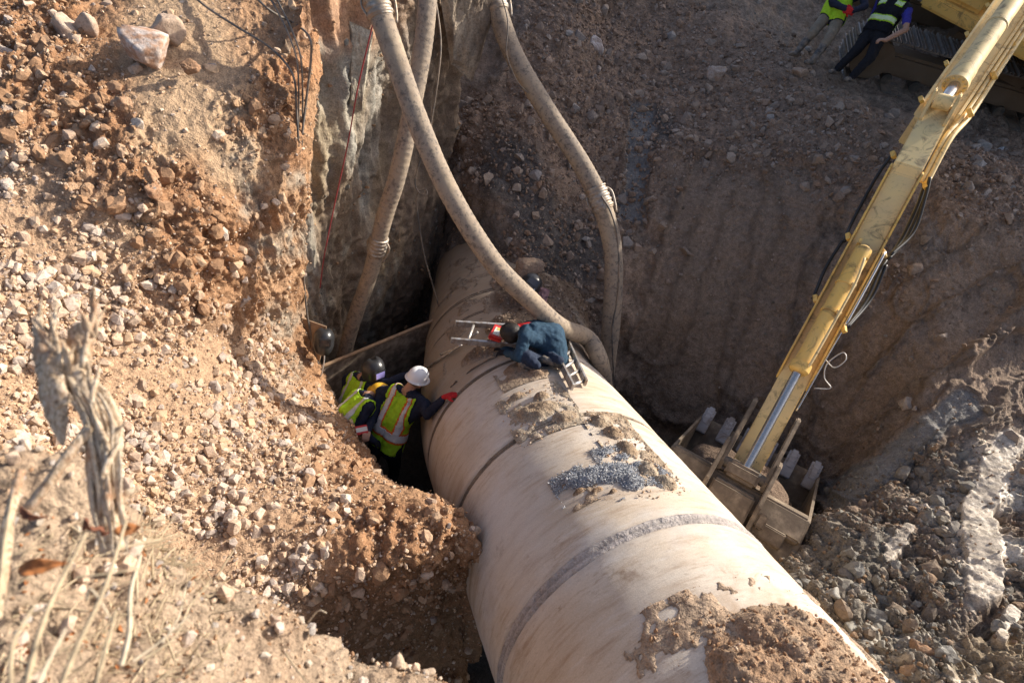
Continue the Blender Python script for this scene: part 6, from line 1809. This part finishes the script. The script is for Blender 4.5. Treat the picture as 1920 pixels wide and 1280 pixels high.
def blade(ctrl, wd, seed):
    P = curve_pts(ctrl, 14)
    T = np.gradient(P, axis=0); n = len(P)
    side = np.array([unit(np.cross(t, CAM - p)) for t, p in zip(T, P)]); nr = np.array([unit(np.cross(t, s)) for t, s in zip(T, side)])
    u = np.linspace(0, 1, n)[:, None]
    ww = wd * (1 - 0.4 * u)
    V = np.concatenate([P - side * ww, P + nr * ww * .35, P + side * ww, P - nr * ww * .25])
    i = np.arange(4 * n).reshape(4, n)
    F_ = []
    for a, b in ((0, 1), (1, 2), (2, 3), (3, 0)):
        for k in range(n - 1):
            F_.append([i[a, k], i[a, k + 1], i[b, k + 1], i[b, k]])
    return new_mesh("straw_stalk", V, F_, True)
st = [([(120, 1290, 1.02), (150, 1200, 1.05), (190, 1100, 1.1), (240, 980, 1.18)], .008, 0), ([(40, 1290, 1.0), (70, 1200, 1.02), (110, 1100, 1.08), (160, 1010, 1.15)], .009, 0),
      ([(180, 1290, 1.1), (205, 1210, 1.12), (222, 1140, 1.16)], .007, 0), ([(228, 1250, 1.2), (240, 1180, 1.22), (255, 1110, 1.26), (270, 1040, 1.32)], .009, 1),
      ([(-10, 1180, 1.0), (0, 1100, 1.04), (15, 1020, 1.1), (30, 940, 1.16)], .010, 0), ([(270, 1240, 1.35), (320, 1190, 1.4), (370, 1130, 1.5), (400, 1095, 1.58)], .005, 0),
      ([(250, 1250, 1.35), (300, 1205, 1.4), (350, 1160, 1.45)], .005, 1), ([(530, 1230, 1.7), (560, 1262, 1.6), (580, 1290, 1.5)], .004, 0), ([(290, 1200, 1.45), (330, 1150, 1.5), (352, 1100, 1.6)], .004, 1),
      ([(60, 1290, .95), (95, 1230, .98), (120, 1180, 1.02)], .006, 1), ([(20, 1290, 0.9), (25, 1210, .95), (60, 1140, 1.0)], .006, 0), ([(150, 1090, 1.2), (210, 1075, 1.22), (280, 1070, 1.28)], .004, 0),
      ([(160, 1130, 1.15), (175, 1100, 1.15), (190, 1120, 1.15), (215, 1175, 1.15)], .004, 1), ([(578, 1158, 2.05), (600, 1152, 2.0), (624, 1150, 1.98)], .005, 1), ([(300, 1010, 1.5), (250, 1025, 1.45), (190, 1045, 1.4)], .006, 0)]
sr0 = np.random.default_rng(5)
for k, (c_, wd, m) in enumerate(st):
    pts_ = [at(x[0] + sr0.normal() * 6, x[1] + sr0.normal() * 6, x[2]) for x in c_]
    link("straw_stalk", blade(pts_, wd * .62, k), M['straw2'] if m else M['straw'], NR.obj)
sr = np.random.default_rng(77)
big = []
for k in range(2600):
    j = int(sr.choice(np.nonzero((NR.px > -40) & (NR.px < 420) & (NR.py > 980) & (NR.py < 1300) & (NR.d > .7))[0]))
    p0 = NR.P[j] + NR.N[j] * .004; d_ = unit(np.array([sr.normal() * .5 + .3, sr.normal() * .4 + .5, sr.normal() * .25 + .15])); ln = .02 + .13 * sr.random() ** 2; wd = .0007 + .0035 * sr.random() ** 3
    s_ = unit(np.cross(d_, UP)); 
    big.append((p0, d_, ln, wd, s_))
V, Fc = [], []
for p0, d_, ln, wd, s_ in big:
    b = len(V); m_ = p0 + d_ * ln * .5 + UP * ln * .06; e = p0 + d_ * ln
    n_ = np.cross(s_, d_)
    V += [p0 - s_ * wd, p0 + s_ * wd, p0 + n_ * wd, m_ - s_ * wd, m_ + s_ * wd, m_ + n_ * wd, e]
    Fc += [[b, b + 1, b + 4, b + 3], [b + 1, b + 2, b + 5, b + 4], [b + 2, b, b + 3, b + 5], [b + 3, b + 4, b + 6], [b + 4, b + 5, b + 6], [b + 5, b + 3, b + 6]]
o = link("dry_grass", new_mesh("dry_grass", np.array(V), Fc, False), M['straw'], kind="stuff"); o["label"], o["category"] = "short dry grass litter on the near rim", "grass"
_tp = [(215, 1040), (200, 960), (192, 880), (186, 800), (160, 740), (125, 680), (98, 625)]
M['palewood'] = mat_wood('pale_split_wood', [(0.42, 0.31, 0.20), (0.66, 0.53, 0.38), (0.80, 0.70, 0.56), (0.5, 0.33, 0.2)], 60)
for k in range(30):     # the wood has split into long strips
    u0 = sr.uniform(0, .45); u1 = min(1.04, u0 + sr.uniform(.35, .65)); ox = sr.uniform(-.036, .036); od = sr.uniform(-.035, -.012)
    tp = curve_pts([at(x, y, 1.43 + od) + _R * ox for x, y in _tp], 60)
    idx = np.clip(np.linspace(u0 * 59, u1 * 59, 5).astype(int), 0, 59)
    link("split_strip", branch_mesh("split_strip", [tp[i_] + _R * sr.normal() * .004 for i_ in idx], [.001, .005, .0065, .004, .0006], n=30, seg=6, flat=.4, seed=30 + k, groove=.4), M['palewood'] if k % 3 else M['deadwood'], db)
for k in range(26):     # jagged splinters standing out of the broken wood
    a_ = [(98, 640), (150, 660), (170, 612), (78, 640), (120, 700), (180, 740), (190, 800), (205, 850), (196, 930)][k % 9]
    b_ = at(a_[0] + sr.normal() * 10, a_[1] + sr.normal() * 16, 1.40 + sr.uniform(-.02, .03)); t_ = b_ + (_U * sr.uniform(.03, .09) + _R * sr.normal() * .025 + _f * sr.normal() * .02)
    link("splinter", branch_mesh("splinter", [b_ - (t_ - b_) * .5, b_, b_ * .5 + t_ * .5 + _R * sr.normal() * .004, t_], [.006, .009, .006, .001], n=12, seg=7, flat=.5, seed=k, groove=.5), M['deadwood'], db)
lv, lf, off = [], [], 0
for k in range(420):    # crumbled leaf litter
    j = int(sr.choice(np.nonzero((NR.px > -40) & (NR.px < 380) & (NR.py > 960) & (NR.py < 1300) & (NR.d > .7))[0]))
    c_ = NR.P[j] + NR.N[j] * .006; a_ = unit(sr.normal(size=3)); b_ = unit(np.cross(a_, sr.normal(size=3))); r_ = sr.uniform(.004, .016)
    n_ = np.cross(a_, b_) * r_ * .4
    lv += [c_ - a_ * r_, c_ + b_ * r_ * .5 + n_, c_ + a_ * r_, c_ - b_ * r_ * .5 + n_]; lf += [[off, off + 1, off + 2], [off, off + 2, off + 3]]; off += 4
o = link("leaf_litter", new_mesh("leaf_litter", np.array(lv), lf, False), M['leaf'], kind="stuff"); o["label"], o["category"] = "crumbled brown leaf litter among the straw", "leaves"
def leaf(label, C, ln, wd, d, n, mat, seed):
    d = unit(d); s_ = unit(np.cross(d, n)); nz = np.cross(s_, d)
    nu, nv = 16, 9
    V = []
    for a in range(nu):
        u = a / (nu - 1); ww = wd * math.sin(math.pi * min(.97, max(.03, u)) ** .8)
        for b in range(nv):
            v_ = b / (nv - 1) * 2 - 1
            V.append(C + d * (u - .5) * ln + s_ * v_ * ww + nz * (ww * .5 * abs(v_) + .15 * ln * math.sin(u * 3) ))
    V = np.array(V); V = V + nz * (.03 * fbm(V, 30, 3, .6, seed))[:, None]
    i = np.arange(nu * nv).reshape(nu, nv)
    f = np.stack([i[:-1, :-1], i[1:, :-1], i[1:, 1:], i[:-1, 1:]], -1).reshape(-1, 4)
    o = link("dry_leaf", new_mesh("dry_leaf", V, f, True), mat); md = o.modifiers.new("t", 'SOLIDIFY'); md.thickness = .0012
    o["label"], o["category"] = label, "leaf"
leaf("curled orange brown leaf in the straw at lower left", at(80, 1062, 1.25), .10, .016, np.array([.8, .3, .2]), np.array([-.2, -.5, .8]), M['leaf'], 1)
leaf("dark red leaf at the foot of the dead branch", at(182, 985, 1.36), .08, .016, np.array([.3, .3, -.8]), np.array([-.2, -.8, .5]), M['leaf2'], 2)
leaf("small dark red leaf left of the dead branch", at(66, 960, 1.3), .06, .012, np.array([.7, .1, -.5]), np.array([-.2, -.8, .5]), M['leaf2'], 3)
leaf("small brown leaf right of the dead branch", at(244, 992, 1.38), .06, .015, np.array([.8, .3, .3]), np.array([-.2, -.6, .7]), M['leaf'], 4)
